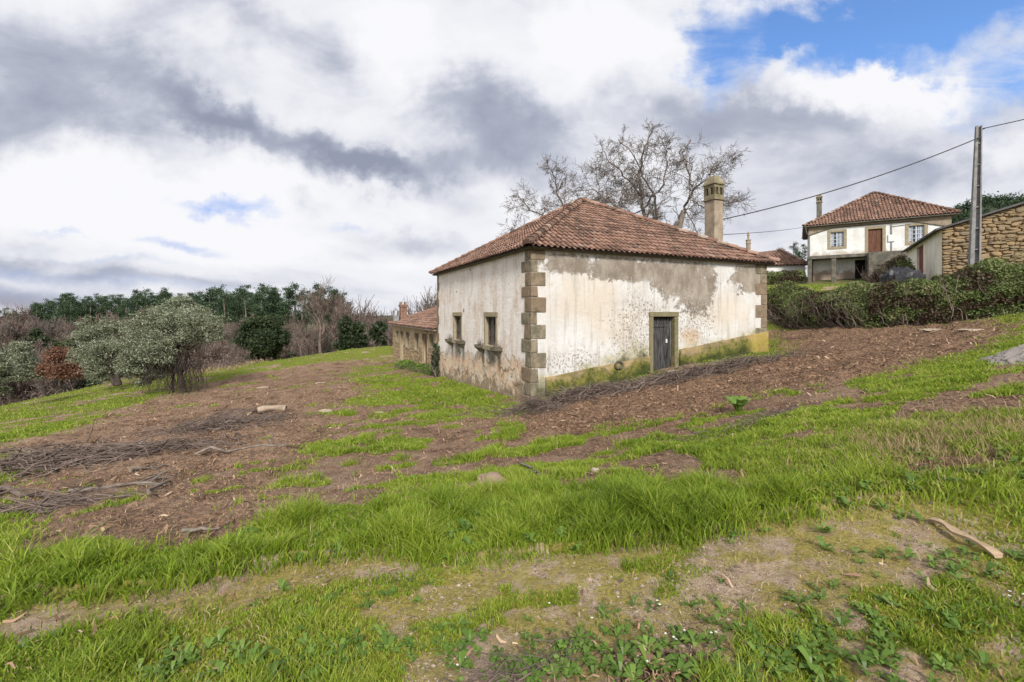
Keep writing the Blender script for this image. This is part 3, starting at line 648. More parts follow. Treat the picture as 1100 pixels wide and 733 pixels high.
# plinth on the front, sloping with the ground, interrupted at the door
def plz(u): return PL0+(PL1-PL0)*u/WB
mb=MB()
ua=float(along(C0,dB,656)); ub=float(along(C0,dB,729.5))
def plinth_run(u0,u1,d=-.06):
    n=max(2,int((u1-u0)/.30)); us=np.linspace(u0,u1,n+1)
    for i in range(n):
        a,b=us[i],us[i+1]; za=plz(a)+.03*(vnoise(a*2.3,.5,2)-.5); zb=plz(b)+.03*(vnoise(b*2.3,.5,2)-.5); dd=d-.0
        mb.add([(a,dd-.03,ZLOW),(b,dd-.03,ZLOW),(b,dd,zb),(a,dd,za),(a,.03,za),(b,.03,zb)],[(0,1,2,3),(3,2,5,4)],.5)
    for q in (u0,u1): mb.add([(q,d-.03,ZLOW),(q,d,plz(q)),(q,.03,plz(q)),(q,.03,ZLOW)],[(0,1,2,3)],.5)
plinth_run(.46,DU0-.16); tag(mb.build('plinth',M['plinth'],house,zoff=ZB),label='mossy stone base left of the door'); mb=MB(); plinth_run(ub,WB+.05)
# returns round the right corner
mb.add([(WB+.05,-.045,plz(WB)),(WB+.05,1.2,plz(WB)+.12),(WB+.05,1.2,ZLOW),(WB+.05,-.045,ZLOW)],[(0,1,2,3)],.5)
mb.build('plinth',M['plinth'],house,zoff=ZB)
# corner stones (alternating long and short blocks), one set per visible corner
mb=MB(); z=ZTOP-.015; k=0; hs=[.36,.36,.42,.32,.46,.36,.44,.40,.46,.42,.42,.40,.42]
for h in hs:
    lf,ls=(.47,.13) if k%2==0 else (.19,.36)
    lf+=RS.uniform(-.02,.03); ls+=RS.uniform(-.02,.03)
    if z-h<-3.4: break
    pr=.022+.012*RS.rand()
    if plz(0)-.05>z: lf=.17
    g_=.007
    mb.box((-pr,-pr,z-h+g_),(lf,.10,z),RS.rand(),.013); mb.box((-pr+.003,.10,z-h+g_),(.10,ls+.3,z),RS.rand(),.013)
    z-=h; k+=1
bevel(mb.build('corner_stones',M['quoin'],house,zoff=ZB),.024,2)
mb=MB(); z=ZTOP-.015; k=0
while z>plz(WB)-.1:
    h=[.42,.36,.46,.38,.5,.4,.46][k%7]; lf=(.62 if k%2==0 else .36)
    if k%2==1 and k>2: lf=.3
    mb.box((WB-lf,-.025,z-h+.007),(WB+.025,.5,z),RS.rand(),.006); z-=h; k+=1
bevel(mb.build('corner_stones',M['quoin'],house,zoff=ZB),.012)
mb=MB(); z=ZTOP-.015; k=0
while z>-3.2:
    h=.42; mb.box((-.022,WA-(.32 if k%2 else .2),z-h+.007),(.2,WA+.022,z),RS.rand(),.006); z-=h; k+=1
bevel(mb.build('corner_stones',M['quoin'],house,zoff=ZB),.012)
# roof
OV=.26; ZE=ZTOP-.02; apex=(WB/2,WA/2,float((HY-216.5)/F_*(C0[1]+dB[1]*WB/2+dA[1]*WA/2)))
a0,a1,a2,a3=(-OV,-OV,ZE),(WB+OV,-OV,ZE),(WB+OV,WA+OV,ZE),(-OV,WA+OV,ZE)
mb=MB()
for A_,B_ in ((a0,a1),(a1,a2),(a2,a3),(a3,a0)): tile_face(mb,A_,B_,[apex])
roof=mb.build('roof',M['tile'],house,smooth=False,zoff=ZB)
mb=MB()
for c_ in (a0,a1,a2,a3): ridge(mb,c_,apex,.14,lift=.07)
r_=mb.build('ridge_tiles',M['tile'],roof)
r_.data.transform(Matrix.Translation((0,0,-ZB)))
mb=MB()   # eave board / mortar bed
for A_,B_ in ((a0,a1),(a1,a2),(a2,a3),(a3,a0)):
    A_,B_=np.array(A_),np.array(B_); e=(B_-A_)/np.linalg.norm(B_-A_); inn=np.array([-e[1],e[0],0])
    p=[A_+inn*.06+e*.06,B_+inn*.06-e*.06,B_-e*.24+inn*.24+[0,0,.0],A_+e*.24+inn*.24]
    mb.hull([x-np.array([0,0,.05]) for x in p],[x+np.array([0,0,.02]) for x in p],.5)
mb.build('eave',M['darkstone'],house,zoff=ZB)
mb=MB(); up_=float(along(C0+dA*WA*.35,dB,718)); pc=np.array([up_,WA*.35]); mb.tube([(up_,WA*.35,ZE+.7),(up_,WA*.35,float((HY-246.5)/F_*(C0[1]+dB[1]*up_+dA[1]*WA*.35)))],[.05,.05],8)
mb.build('vent_pipe',M['iron'],house,zoff=ZB)
# door
dm=(DU0+DU1)/2
fr=MB()
for a,b in (((DU0-.15,-.05,DZB-.3),(DU0,.16,DZT)),((DU1,-.05,DZB-.3),(DU1+.17,.16,DZT)),((DU0-.17,-.055,DZT),(DU1+.19,.16,DZT+.17))): fr.box(a,b,RS.rand(),.006)
dr=empty('door',(0,0,0)); dr.parent=house
bevel(fr.build('door_frame',M['mossframe'],dr,zoff=ZB),.012)
lf=MB(); n=5; xs=np.linspace(DU0+.03,DU1-.20,n+1)
for i in range(n): lf.box((xs[i]+.006,.13+.01*RS.rand(),DZB-.25),(xs[i+1]-.006,.18,DZT-.05-.02*RS.rand()),RS.rand(),.003)
lf.box((DU0,.185,DZB-.25),(DU1,.2,DZT),.2); lf.box((DU1-.20,.12,DZB-.25),(DU1-.11,.18,DZT-.03),.9); lf.box((DU0+.03,.105,DZT-.35),(DU1-.2,.13,DZT-.26),.3)
lf.build('door_leaf',M['darkwood'],dr,zoff=ZB)
MB().box((DU1-.27,.09,-1.05),(DU1-.22,.128,-.92),.5).build('latch_plate',M['white'],dr,zoff=ZB)
# iron ring / pipe mouth in the wall left of the door
ur=float(along(C0,dB,663)); zr=float(zat(C0,dB,ur,392)); a=np.linspace(0,2*np.pi,15)
MB().tube(np.c_[ur+.15*np.cos(a),np.full(15,-.10),zr+.12*np.sin(a)],.035,6).build('wall_ring',M['darkstone'],house,zoff=ZB)
# side windows
for (a,b),lb in ((w1,'window nearer the stone corner, with stone flower brackets'),(w2,'narrower looking window farther along the wall')):
    wn=empty('window',(0,0,0)); wn.parent=house; tag(wn,label=lb)
    f=MB(); f.add([],[]) if False else None
    for q0,q1 in (((a-.13,-.03,WZB),(a,.14,WZT)),((b,-.03,WZB),(b+.13,.14,WZT)),((a-.17,-.035,WZT),(b+.17,.14,WZT+.17))): pbox(SI,q0,q1,f,RS.rand(),.005)
    bevel(f.build('stone_frame',M['framestone'],wn,zoff=ZB),.01)
    f=MB(); pbox(SI,(a-.1,-.10,WZB-.17),(b+.1,.2,WZB),f,.3,.006); bevel(f.build('sill',M['framestone'],wn,zoff=ZB),.012)
    f=MB(); m_=(a+b)/2
    for q0,q1 in (((a,.10,WZB),(a+.06,.15,WZT)),((b-.06,.10,WZB),(b,.15,WZT)),((a,.10,WZT-.06),(b,.15,WZT)),((a,.10,WZB),(b,.15,WZB+.08)),((m_-.03,.095,WZB),(m_+.03,.145,WZT))): pbox(SI,q0,q1,f,RS.rand())
    for zz in (.33,.66): pbox(SI,(a,.115,WZB+(WZT-WZB)*zz-.014),(b,.135,WZB+(WZT-WZB)*zz+.014),f,.5)
    f.build('sash',M['greywood'],wn,zoff=ZB)
    f=MB(); pbox(SI,(a,.138,WZB),(b,.144,WZT),f,.5); f.build('pane',M['glass'],wn,zoff=ZB)
    for uc in (a-.3,b+.3):
        f=MB()
        # half-round stone shelf carved from a tapering corbel
        prof=[(.34,0),(.33,-.05),(.27,-.10),(.19,-.16),(.10,-.25)]
        ang=np.linspace(-np.pi/2,np.pi/2,9); V=[]
        for r,zo in prof:
            for q in ang: V.append(SI(uc+r*.72*math.sin(q),-r*math.cos(q),WZB-.06+zo))
        k=len(ang); Fs=[(i*k+j,i*k+j+1,(i+1)*k+j+1,(i+1)*k+j) for i in range(len(prof)-1) for j in range(k-1)]+[tuple(range(k)),tuple(range(4*k,5*k))[::-1]]
        f.add(V,Fs,.3)
        # rim
        V=[]; 
        for r,zo in ((.34,0),(.36,.05),(.30,.05),(.28,.0)):
            for q in ang: V.append(SI(uc+r*.72*math.sin(q),-r*math.cos(q),WZB-.06+zo))
        f.add(V,[(i*k+j,i*k+j+1,(i+1)*k+j+1,(i+1)*k+j) for i in range(3) for j in range(k-1)],.4)
        f.build('flower_bracket',M['darkstone'],house,zoff=ZB)
        f=MB()
        f2=[ (uc+RS.normal(0,.09),-.14+RS.normal(0,.05)) for _ in range(26)]
        for (uu,dd) in f2:
            h=RS.uniform(.08,.30); p0=np.array(SI(uu,dd,WZB-.04)); p1=p0+np.array([RS.normal(0,.05),RS.normal(0,.05),h]); f.tube([p0,(p0+p1)/2+RS.normal(0,.02,3),p1],[.006,.004,.003],3,cap=False)
        f.build('dead_stems',M['twig'],house,zoff=ZB)
# chimney at the back right
def chimney(parent,cx,cy,w,zb,zt,zs,zoff,mat,cap,louv=True,nm='chimney'):
    b=MB().box((cx-w/2,cy-w/2,zb),(cx+w/2,cy+w/2,zs),.4,.006); c=bevel(b.build(nm,mat,parent,zoff=zoff),.015)
    q=MB(); w2=w*1.22; q.box((cx-w2/2,cy-w2/2,zs),(cx+w2/2,cy+w2/2,zs+w*.11),.2,.006)
    zl=zs+w*.14; zc=zl+(zt-zl)*.60
    # little arcade: piers with dark slots between
    w3=w*1.06; e=w3/2; p=w3*.20
    zm=zl+(zc-zl)*.25; zu=zl+(zc-zl)*.78
    q.box((cx-e,cy-e,zl),(cx+e,cy+e,zm),.5); q.box((cx-e,cy-e,zu),(cx+e,cy+e,zc),.6)
    nb=2
    for s in range(4):
        for i in range(nb+1):
            u=-e+(w3-p)*i/nb+p/2
            d=e-p/2; X_,Y_={0:(u,-d),1:(d,u),2:(-u,d),3:(-d,-u)}[s]
            q.box((cx+X_-p/2,cy+Y_-p/2,zm-.001*s-.002),(cx+X_+p/2,cy+Y_+p/2,zu+.001*s+.002),.4)
    w4=w*1.24/2; q.box((cx-w4,cy-w4,zc),(cx+w4,cy+w4,zc+w*.12),.3,.005)
    z5=zc+w*.12; B4=[(cx-w4*.97,cy-w4*.97,z5),(cx+w4*.97,cy-w4*.97,z5),(cx+w4*.97,cy+w4*.97,z5),(cx-w4*.97,cy+w4*.97,z5)]
    tw=w*.30; T4=[(cx-tw,cy-tw,zt),(cx+tw,cy-tw,zt),(cx+tw,cy+tw,zt),(cx-tw,cy+tw,zt)]; q.hull(B4,T4,.3)
    k=q.build('chimney_cap',cap,c,zoff=zoff)
    core=MB().box((cx-e+p+.01,cy-e+p+.01,zm-.01),(cx+e-p-.01,cy+e-p-.01,zu+.01),.1).build('flue',M['dark'],c,zoff=zoff)
    return c
CB=C0+dB*WB; sc_=float(along(CB-dB*.75,dA,767.5)); cyy=sc_; cxx=WB-.75
dch=(C0+dB*cxx+dA*cyy)[1]; DCH=dch
chimney(house,cxx+.25,cyy+.25,.52,0.6,float((HY-187.5)/F_*dch),float((HY-214)/F_*dch),ZB,M['chim'],M['chimcap'])

# ------------------------------------------------------------ low annex behind, flush with the side wall
PA=C0+dA*(WA+.06); LA=float(along(PA,dA,420.5)); zE=float(zat(PA,dA,LA,348)); ZA=-3.1; DPT=5.6
ann=empty('outbuilding',(PA[0],PA[1],ZA),ANG,'low stone outbuilding with red tiled roof and six narrow openings, joined to the farmhouse side','outbuilding')
def asp(x): return float(along(PA,dA,x))
ops=[]; od=[]
for x0,x1,y0,y1,kd in ((464,459.8,359,373,'w'),(457,452,359,397,'d'),(448,444,358,376,'w'),(438,434.6,357.3,373,'w'),(431.8,428.8,356,390,'d'),(426.6,424.3,356,367,'w')):
    u0,u1=asp(x0),asp(x1); um=(u0+u1)/2; za=float(zat(PA,dA,um,y1)); zb_=float(zat(PA,dA,um,y0)); ops.append((u0,u1,za,zb_)); od.append(kd)
SA=lambda u,d,z:(d+.10,u,z)
mb=wall_panel(MB(),SA,0,LA,-4.2,zE,ops,.4); mb.build('wall',M['yplaster'],ann,zoff=ZA)
mb=MB(); inop=lambda u,z:any(a-.12<u<b+.12 and c-.1<z<d+.12 for a,b,c,d in ops)
rubble(mb,SA,0.05,LA,lambda u:-4.0,lambda u:zE-.75+.3*(vnoise(u*1.1,3,3)-.5)-(.0),.24,.2,.5,skip=inop,proud=.025)
mb.build('rubble_stones',M['rubble'],ann,zoff=ZA); mb=MB(); rubble(mb,SA,2.2,3.0,lambda u:-1.7,lambda u:zE-.1,.24,.2,.5,skip=inop,proud=.02)
mb.build('rubble_stones',M['rubble'],ann,zoff=ZA)
wall_panel(MB(),lambda u,d,z:(u+.1,LA-d,z),0,DPT,-4.2,zE+.0,[],.4).build('wall',M['yplaster'],ann,zoff=ZA)
# gable infill of far end and back wall
zR=zE+1.75
MB().add([(.1,LA-.002,zE),(DPT,LA-.002,zE),(DPT,LA-.002,zR)],[(0,1,2)],.5).build('gable',M['yplaster'],ann,zoff=ZA)
MB().box((DPT,0,-4.2),(DPT+.3,LA,zR),.5).build('wall',M['yplaster'],ann,zoff=ZA)
for (a,b,c,d),kd in zip(ops,od):
    f=MB()
    for q0,q1 in (((a-.10,-.03,c),(a,.1,d)),((b,-.03,c),(b+.10,.1,d)),((a-.12,-.035,d),(b+.12,.1,d+.13))): pbox(SA,q0,q1,f,RS.rand(),.004)
    if kd=='w': pbox(SA,(a-.1,-.05,c-.1),(b+.1,.1,c),f,.4,.004)
    if kd=='w':
        wn=empty('window',(0,0,0)); wn.parent=ann; bevel(f.build('stone_frame',M['framestone'],wn,zoff=ZA),.008)
        f=MB(); m_=(a+b)/2
        for q0,q1 in (((a,.12,c),(a+.05,.16,d)),((b-.05,.12,c),(b,.16,d)),((m_-.02,.12,c),(m_+.02,.16,d)),((a,.12,d-.05),(b,.16,d)),((a,.12,c),(b,.16,c+.06))): pbox(SA,q0,q1,f,.5)
        for zz in (.33,.66): pbox(SA,(a,.125,c+(d-c)*zz-.012),(b,.155,c+(d-c)*zz+.012),f,.5)
        f.build('sash',M['concrete'],wn,zoff=ZA); f=MB(); pbox(SA,(a,.17,c),(b,.18,d),f,.5); f.build('pane',M['glass'],wn,zoff=ZA)
    else:
        dn=empty('door',(0,0,0)); dn.parent=ann; bevel(f.build('door_frame',M['framestone'],dn,zoff=ZA),.008)
        f=MB(); k=4; xs=np.linspace(a,b,k+1)
        for i in range(k): pbox(SA,(xs[i]+.004,.18,c-.3),(xs[i+1]-.004,.22,d),f,RS.rand())
        f.build('door_leaf',M['brownwood'] if a<3 else M['darkwood'],dn,zoff=ZA)
mb=MB(); tile_face(mb,(-.18,LA+.25,zE-.0),(-.18,.05,zE-.0),[(DPT,LA+.25,zR+.12),(DPT,.05,zR+.12)]); rf=mb.build('roof',M['tile'],ann,zoff=ZA)
mb=MB(); ridge(mb,(-.18,LA+.25,zE),(DPT,LA+.25,zR+.12),.09); mb.build('verge_tiles',M['tile'],rf,zoff=ZA)
MB().box((-.2,0.03,zE-.07),(.2,LA+.26,zE-.005),.4).build('eave',M['mortar'],ann,zoff=ZA)
# two chimneys at the far end
def zA(py,u,x): return float((HY-py)/F_*(PA+dA*u+dB*x)[1])
u_=LA-.5
b=MB().box((.55,u_-.25,zE-.2),(1.05,u_+.25,zA(330,u_,.8)),.5,.01); b.box((.5,u_-.3,zA(330,u_,.8)),(1.1,u_+.3,zA(327.5,u_,.8)),.5,.01)
b.box((.55,u_-.22,zA(327.5,u_,.8)),(.68,u_+.22,zA(324.5,u_,.8)),.9); b.box((.9,u_-.22,zA(327.5,u_,.8)),(1.03,u_+.22,zA(324.5,u_,.8)),.8)
tag(b.build('chimney',M['tile'],ann,zoff=ZA),label='brown brick chimney stack')
b=MB().box((.05,u_-.2,zE-.1),(.45,u_+.2,zA(339,u_,.2)),.5,.01); 
zt=zA(339,u_,.2)
for X_ in (.05,.38): b.box((X_,u_-.2,zt),(X_+.07,u_+.2,zt+.32),.5)
b.hull([(.02,u_-.24,zt+.32),(.48,u_-.24,zt+.32),(.48,u_+.24,zt+.32),(.02,u_+.24,zt+.32)],[(.2,u_-.1,zt+.52),(.3,u_-.1,zt+.52),(.3,u_+.1,zt+.52),(.2,u_+.1,zt+.52)],.5)
tag(b.build('chimney',M['concrete'],ann,zoff=ZA),label='small pale chimney with open hood')

# ------------------------------------------------------------ two storey house on the hill
qd=np.array([-(-200-CX),-F_]); qd=qd/np.linalg.norm(qd); qd=np.array([abs(qd[0]),-abs(qd[1])])   # to the right and nearer
R0=np.array([(1022-CX)/F_*37,37.]); 
tl=float(along(R0,qd,869)); L0=R0+qd*tl; WH=-tl; pb=np.array([-qd[1],qd[0]]); AH=math.atan2(qd[1],qd[0]); ZH=2.3
hz=lambda px,py:(float(along(L0,qd,px)),float(zat(L0,qd,along(L0,qd,px),py)))
hh_=empty('village_house',(L0[0],L0[1],ZH),AH,'two storey white house on the hill with hipped tile roof and brown door','house')
zEv=8.15; zSl=float(zat(L0,qd,0,276)); 
wd=[]; 
for x0,x1,y0,y1 in ((892,906.4,250,264.6),(976,993,243,259.5)):
    (u0,zt_),(u1,zb_)=hz(x0,y0),hz(x1,y1); wd.append((u0,u1,zb_,zt_))
(u0,zt_),(u1,_)=hz(932.6,246.5),hz(948,270); zfl=zSl+.05; dd=(u0,u1,zfl,zt_)
M['wh']=white_wall('village_house_plaster',zSl-ZH+.25,(.42,.36,.28)); M['whlow']=white_wall('village_house_lower_plaster',1.7,(.25,.17,.11))
uS=hz(930,280)[0]
mb=wall_panel(MB(),FR,0,WH,zSl,zEv,wd+[dd],.3); mb.build('wall',M['wh'],hh_,zoff=ZH)
for P_ in (lambda u,d,z:(d,u,z),lambda u,d,z:(WH-d,u,z)): wall_panel(MB(),P_,.004,8,1.0,zEv,[],.3).build('wall',M['wh'],hh_,zoff=ZH)
wall_panel(MB(),lambda u,d,z:(u,8-d,z),0,WH,1.0,zEv,[],.3).build('wall',M['wh'],hh_,zoff=ZH)
# recessed ground floor
ud0=hz(917,290)[0]; ud1=hz(928,290)[0]
LOW=lambda u,d,z:(u,d+1.3,z)
wall_panel(MB(),LOW,0.02,uS,1.2,zSl-.12,[(ud0+.2,ud1+.25,1.6,zSl-.4)],.3).build('wall',M['whlow'],hh_,zoff=ZH)
MB().box((ud0+.2,1.75,1.6),(ud1+.25,1.85,zSl-.4),.1).build('cellar_doorway',M['dark'],hh_,zoff=ZH)
MB().box((-.12,-.35,zSl-.28),(uS+.05,1.6,zSl-.003),.5,.02).build('balcony_slab',M['slab'],hh_,zoff=ZH)
for x0,x1 in ((866.5,872),(893,898)):
    a=max(hz(x0,290)[0],-.1); b=hz(x1,290)[0]; MB().box((a,-.28,1.3),(b,-.28+.34,zSl-.28),.5,.01).build('pillar',M['slab'],hh_,zoff=ZH)
mb=MB(); mb.box((uS+.05,-1.5,.8),(hz(975,280)[0],-.01,zSl-.05),.4,.02)
for i in range(6): mb.box((uS+.3+i*.5,-2.4+i*.02,.8),(uS+.8+i*.5,-1.51,zSl-.35-(5-i)*.32),.5)
mb.build('stair_block',M['slab'],hh_,zoff=ZH)
# weathered band under the eaves, sagging at both ends, and gutters
mb=MB(); n=20
for i in range(n):
    u0_,u1_=WH*i/n,WH*(i+1)/n
    sag=lambda u:.30+.55*max(0,1-u/1.9)**1.2+.75*max(0,1-(WH-u)/2.6)**1.1
    mb.add([(u0_,-.05,zEv),(u1_,-.05,zEv),(u1_,-.03,zEv-sag(u1_)),(u0_,-.03,zEv-sag(u0_)),(u0_,.01,zEv-sag(u0_)),(u1_,.01,zEv-sag(u1_))],[(0,3,2,1),(3,4,5,2)],.5)
mb.build('cornice_band',M['chim'],hh_,zoff=ZH)
mb=MB(); xs=np.linspace(0,WH,21); mb.tube([(u,-.06,zEv-sag(u)-.02) for u in xs],.035,5)
mb.tube([(-.3,-.45,zEv-.02),(-.2,-.3,zEv-.6),(.02,-.12,zEv-1.0),(.02,-.12,zSl)],.05,6)
mb.build('gutter_pipe',M['slab'],hh_,zoff=ZH)
for (a,b,c,d) in wd:
    wn=empty('window',(0,0,0)); wn.parent=hh_; f=MB(); t_=.22
    for q0,q1 in (((a-t_,-.03,c-t_),(a,.1,d+t_)),((b,-.03,c-t_),(b+t_,.1,d+t_)),((a,-.03,d),(b,.1,d+t_)),((a,-.04,c-t_),(b,.1,c))): f.box(q0,q1,RS.rand(),.003)
    f.build('stone_frame',M['framestone'],wn,zoff=ZH)
    f=MB(); m_=(a+b)/2
    for X0,X1 in ((a,a+.06),(m_-.05,m_+.05),(b-.06,b)): f.box((X0,.09,c),(X1,.13,d),.5)
    for k in (0,.25,.5,.75,1): z_=c+(d-c)*k; f.box((a,.10,z_-.025),(b,.125,z_+.025),.5)
    for X0 in (a+(m_-a)*.5,m_+(b-m_)*.5): f.box((X0-.02,.10,c),(X0+.02,.125,d),.5)
    f.build('sash',M['curtain'],wn,zoff=ZH)
    f=MB().box((a,.15,c),(b,.16,d),.5).build('pane',M['glass'],wn,zoff=ZH)
    f=MB(); 
    for k in range(5):
        for s0,s1 in ((a+.08,m_-.25),(m_+.12,b-.06)):
            x0=s0+(s1-s0)*k/5; f.box((x0,.138,c+.1),(x0+(s1-s0)*.16,.147,d-.06),RS.rand())
    f.build('curtain',M['curtain'],wn,zoff=ZH)
a,b,c,d=dd; dn=empty('door',(0,0,0)); dn.parent=hh_; f=MB(); t_=.22
for q0,q1 in (((a-t_,-.03,c),(a,.1,d+t_)),((b,-.03,c),(b+t_,.1,d+t_)),((a,-.03,d),(b,.1,d+t_))): f.box(q0,q1,RS.rand(),.003)
f.build('door_frame',M['framestone'],dn,zoff=ZH)
m_=(a+b)/2
for a_,b_ in ((a,m_-.01),(m_+.01,b)):
    f=MB().box((a_,.12,c),(b_,.17,d),.5)
    for z0,z1 in ((c+.15,c+.8),(c+.95,d-.15)): f.box((a_+.1,.105,z0),(b_-.1,.12,z1),.8)
    f.build('door_leaf',M['brownwood'],dn,zoff=ZH)
u_,z_=hz(957.5,256); f=MB().box((u_-.22,-.10,z_-.30),(u_+.22,-.001,z_+.30),.5); f.build('meter_box',M['white'],hh_,zoff=ZH)
f=MB().tube([(u_,-.03,z_+.3),(u_,-.03,zEv-.4)],.05,5); f.tube([(u_,-.03,zEv-.65),(u_+1.3,-.03,zEv-.55)],.03,5); f.build('conduit',M['concrete'],hh_,zoff=ZH); MB().tube([(u_,-.03,z_-.3),(u_,-.03,zSl+.05)],.05,5).build('conduit',M['concrete'],hh_,zoff=ZH)
O=.42; ap=[(WH*.47,3.6,0),(WH*.53,4.4,0)]; dz=(L0+qd*WH*.46+pb*4)[1]; zap=float((HY-208.5)/F_*dz)
e0,e1,e2,e3=(-O,-O,zEv),(WH+O,-O,zEv+.03),(WH+O,8+O,zEv),(-O,8+O,zEv); apx=(float(along(L0+pb*4,qd,939)),4.0,zap)
mb=MB(); [tile_face(mb,A_,B_,[apx],.24,.38) for A_,B_ in ((e0,e1),(e1,e2),(e2,e3),(e3,e0))]; rf=mb.build('roof',M['tile'],hh_,zoff=ZH)
mb=MB(); [ridge(mb,c_,apx,.14,.45) for c_ in (e0,e1,e2,e3)]; mb.build('ridge_tiles',M['tile'],rf,zoff=ZH)
mb=MB(); mb.hull([(-O,-O,zEv-.09),(WH+O,-O,zEv-.09),(WH+O,8+O,zEv-.09),(-O,8+O,zEv-.09)],[(-O,-O,zEv-.01),(WH+O,-O,zEv-.01),(WH+O,8+O,zEv-.01),(-O,8+O,zEv-.01)],.4); mb.build('eave',M['slab'],hh_,zoff=ZH)
cu=float(along(L0+pb*1.0,qd,880)); dcc=(L0+qd*cu+pb*1.0)[1]; chimney(hh_,cu,1.0,.42,7.8,float((HY-209.5)/F_*dcc),float((HY-218)/F_*dcc),ZH,M['slab'],M['chimcap'])

# small white house further back
def sub(px,d,z): p=at(px,HY,d); return p
S0=np.array([(816.5-CX)/F_*46,46.]); AS=math.radians(-8); sd_=np.array([math.cos(AS),math.sin(AS)]); WS=float(along(S0,sd_,865)); ZS=2.6
sh=empty('cottage',(S0[0],S0[1],ZS),AS,'small white cottage with low tiled hip roof, left of the two storey house','house'); M['wc']=white_wall('cottage_plaster',.4)
zt_=float((HY-285.5)/F_*46)
for P_ in (lambda u,d,z:(u,d,z),): wall_panel(MB(),P_,-6,WS,1.6,zt_,[],.3).build('wall',M['wc'],sh,zoff=ZS)
for P_ in (lambda u,d,z:(WS-d,u,z),lambda u,d,z:(-6+d,u,z)): wall_panel(MB(),P_,.004,5,1.6,zt_,[],.3).build('wall',M['wc'],sh,zoff=ZS)
zt2=float((HY-269)/F_*48.5); mb=MB(); e0,e1,e2,e3=(-6.3,-.3,zt_),(WS+.3,-.3,zt_),(WS+.3,5.3,zt_),(-6.3,5.3,zt_); apx=(float(along(S0+np.array([-sd_[1],sd_[0]])*2.5,sd_,837)),2.5,zt2); ap0=(-3.8,2.5,zt2-.7)
tile_face(mb,e1,e2,[apx],.3,.42); 
mb.add([e0,(apx[0],-.3,zt_),apx,ap0],[(0,1,2,3)],.3); tile_face(mb,(-.5,-.3,zt_),e1,[apx],.3,.42); mb.add([e2,e3,ap0,apx],[(0,1,2,3)],.3); mb.add([e3,e0,ap0],[(0,1,2)],.3)
rf=mb.build('roof',M['tile'],sh,zoff=ZS); mb=MB(); ridge(mb,e1,apx,.14,.45); ridge(mb,(-.5,-.3,zt_),apx,.12,.45); mb.build('ridge_tiles',M['tile'],rf,zoff=ZS)
cu=float(along(S0+np.array([-sd_[1],sd_[0]])*1.5,sd_,803.9)); dc=(S0+sd_*cu)[1]+1.5; z0=float((HY-276)/F_*dc); z1=float((HY-262)/F_*dc); z2=float((HY-259)/F_*dc); z3=float((HY-249)/F_*dc)
b=MB().tube([(cu,1.5,z0-1.2),(cu,1.5,z1)],[.23,.23],8,.5); b.tube([(cu,1.5,z1),(cu,1.5,z1+.08),(cu,1.5,z2),(cu,1.5,z2+.1)],[.3,.24,.24,.3],8,.4); b.tube([(cu,1.5,z2+.1),(cu,1.5,z2+.2),(cu,1.5,(z2+z3)/2),(cu,1.5,(z2+z3)/2+.12),(cu,1.5,z3-.15),(cu,1.5,z3)],[.22,.12,.09,.15,.08,.04],8,.6)
b.build('chimney',M['chim'],sh,zoff=ZS)

# ------------------------------------------------------------ stone barn at the right
d0=24.; K0=np.array([(1011.8-CX)/F_*d0,d0]); pbk=np.array([320,480.])/math.hypot(320,480); qk=np.array([pbk[1],-pbk[0]]); AK=math.atan2(qk[1],qk[0]); ZK=.9
kz=float((HY-246.5)/F_*d0); tr=float(along(K0,qk,1100)); zr_=float((HY-219.5)/F_*(K0+qk*tr)[1]); sl=(zr_-kz)/tr; LK=float(along(K0,pbk,974)); RD=4.6
bn=empty('stone_barn',(K0[0],K0[1],ZK),AK,'golden rubble stone barn with a whitewashed side wall, red door and dark sloping roof','barn')
top=lambda u: kz+sl*(u if u<RD else 2*RD-u)
MB().add([(0,.03,-.5),(RD,.03,-.5),(2*RD,.03,-.5),(2*RD,.03,kz),(RD,.03,top(RD)),(0,.03,kz)],[(0,1,4,5),(1,2,3,4)],.5).build('wall_core',M['gap'],bn,zoff=ZK)
mb=MB(); rubble(mb,lambda u,d,z:(u,d-.005,z),.0,2*RD,lambda u:.3,top,.19,.14,.46,proud=.045,big=.22); mb.build('stone_wall',M['rubble'],bn,zoff=ZK)
M['wb']=white_wall('barn_whitewash',.9,(.45,.33,.19),((.82,.79,.72),(.74,.66,.53)))
r0=float(along(K0,pbk,991.8)); r1=float(along(K0,pbk,984.8)); rz=float(zat(K0,pbk,(r0+r1)/2,264.5))
mb=wall_panel(MB(),lambda u,d,z:(d,u,z),.004,LK,.3,kz,[(r0,r1,1.2,rz)],.35); mb.build('wall',M['wb'],bn,zoff=ZK)
wall_panel(MB(),lambda u,d,z:(2*RD-d,u,z),.004,LK,.3,kz,[],.35).build('wall',M['wb'],bn,zoff=ZK)
MB().add([(0,LK,0),(2*RD,LK,0),(2*RD,LK,kz),(RD,LK,top(RD)),(0,LK,kz)],[(0,1,2,3,4)],.5).build('gable',M['wb'],bn,zoff=ZK)
f=MB(); xs=np.linspace(r0,r1,7)
for i in range(6): f.box((.12,xs[i]+.008,1.2),(.17,xs[i+1]-.008,rz),RS.rand())
f.build('door',M['redwood'],bn,zoff=ZK)
mb=MB()
for s in (0,1):
    P0=(-.3,kz-.3*sl) if s==0 else (2*RD+.3,kz-.3*sl); P1=(RD,top(RD)); n=(0,.09)
    bot=[(P0[0],-.22,P0[1]+.02),(P1[0],-.22,P1[1]+.02),(P1[0],LK+.3,P1[1]+.02),(P0[0],LK+.3,P0[1]+.02)]; mb.hull(bot,[(x,y,z+.10) for x,y,z in bot],.5)
mb.build('roof',M['fibro'],bn,zoff=ZK)

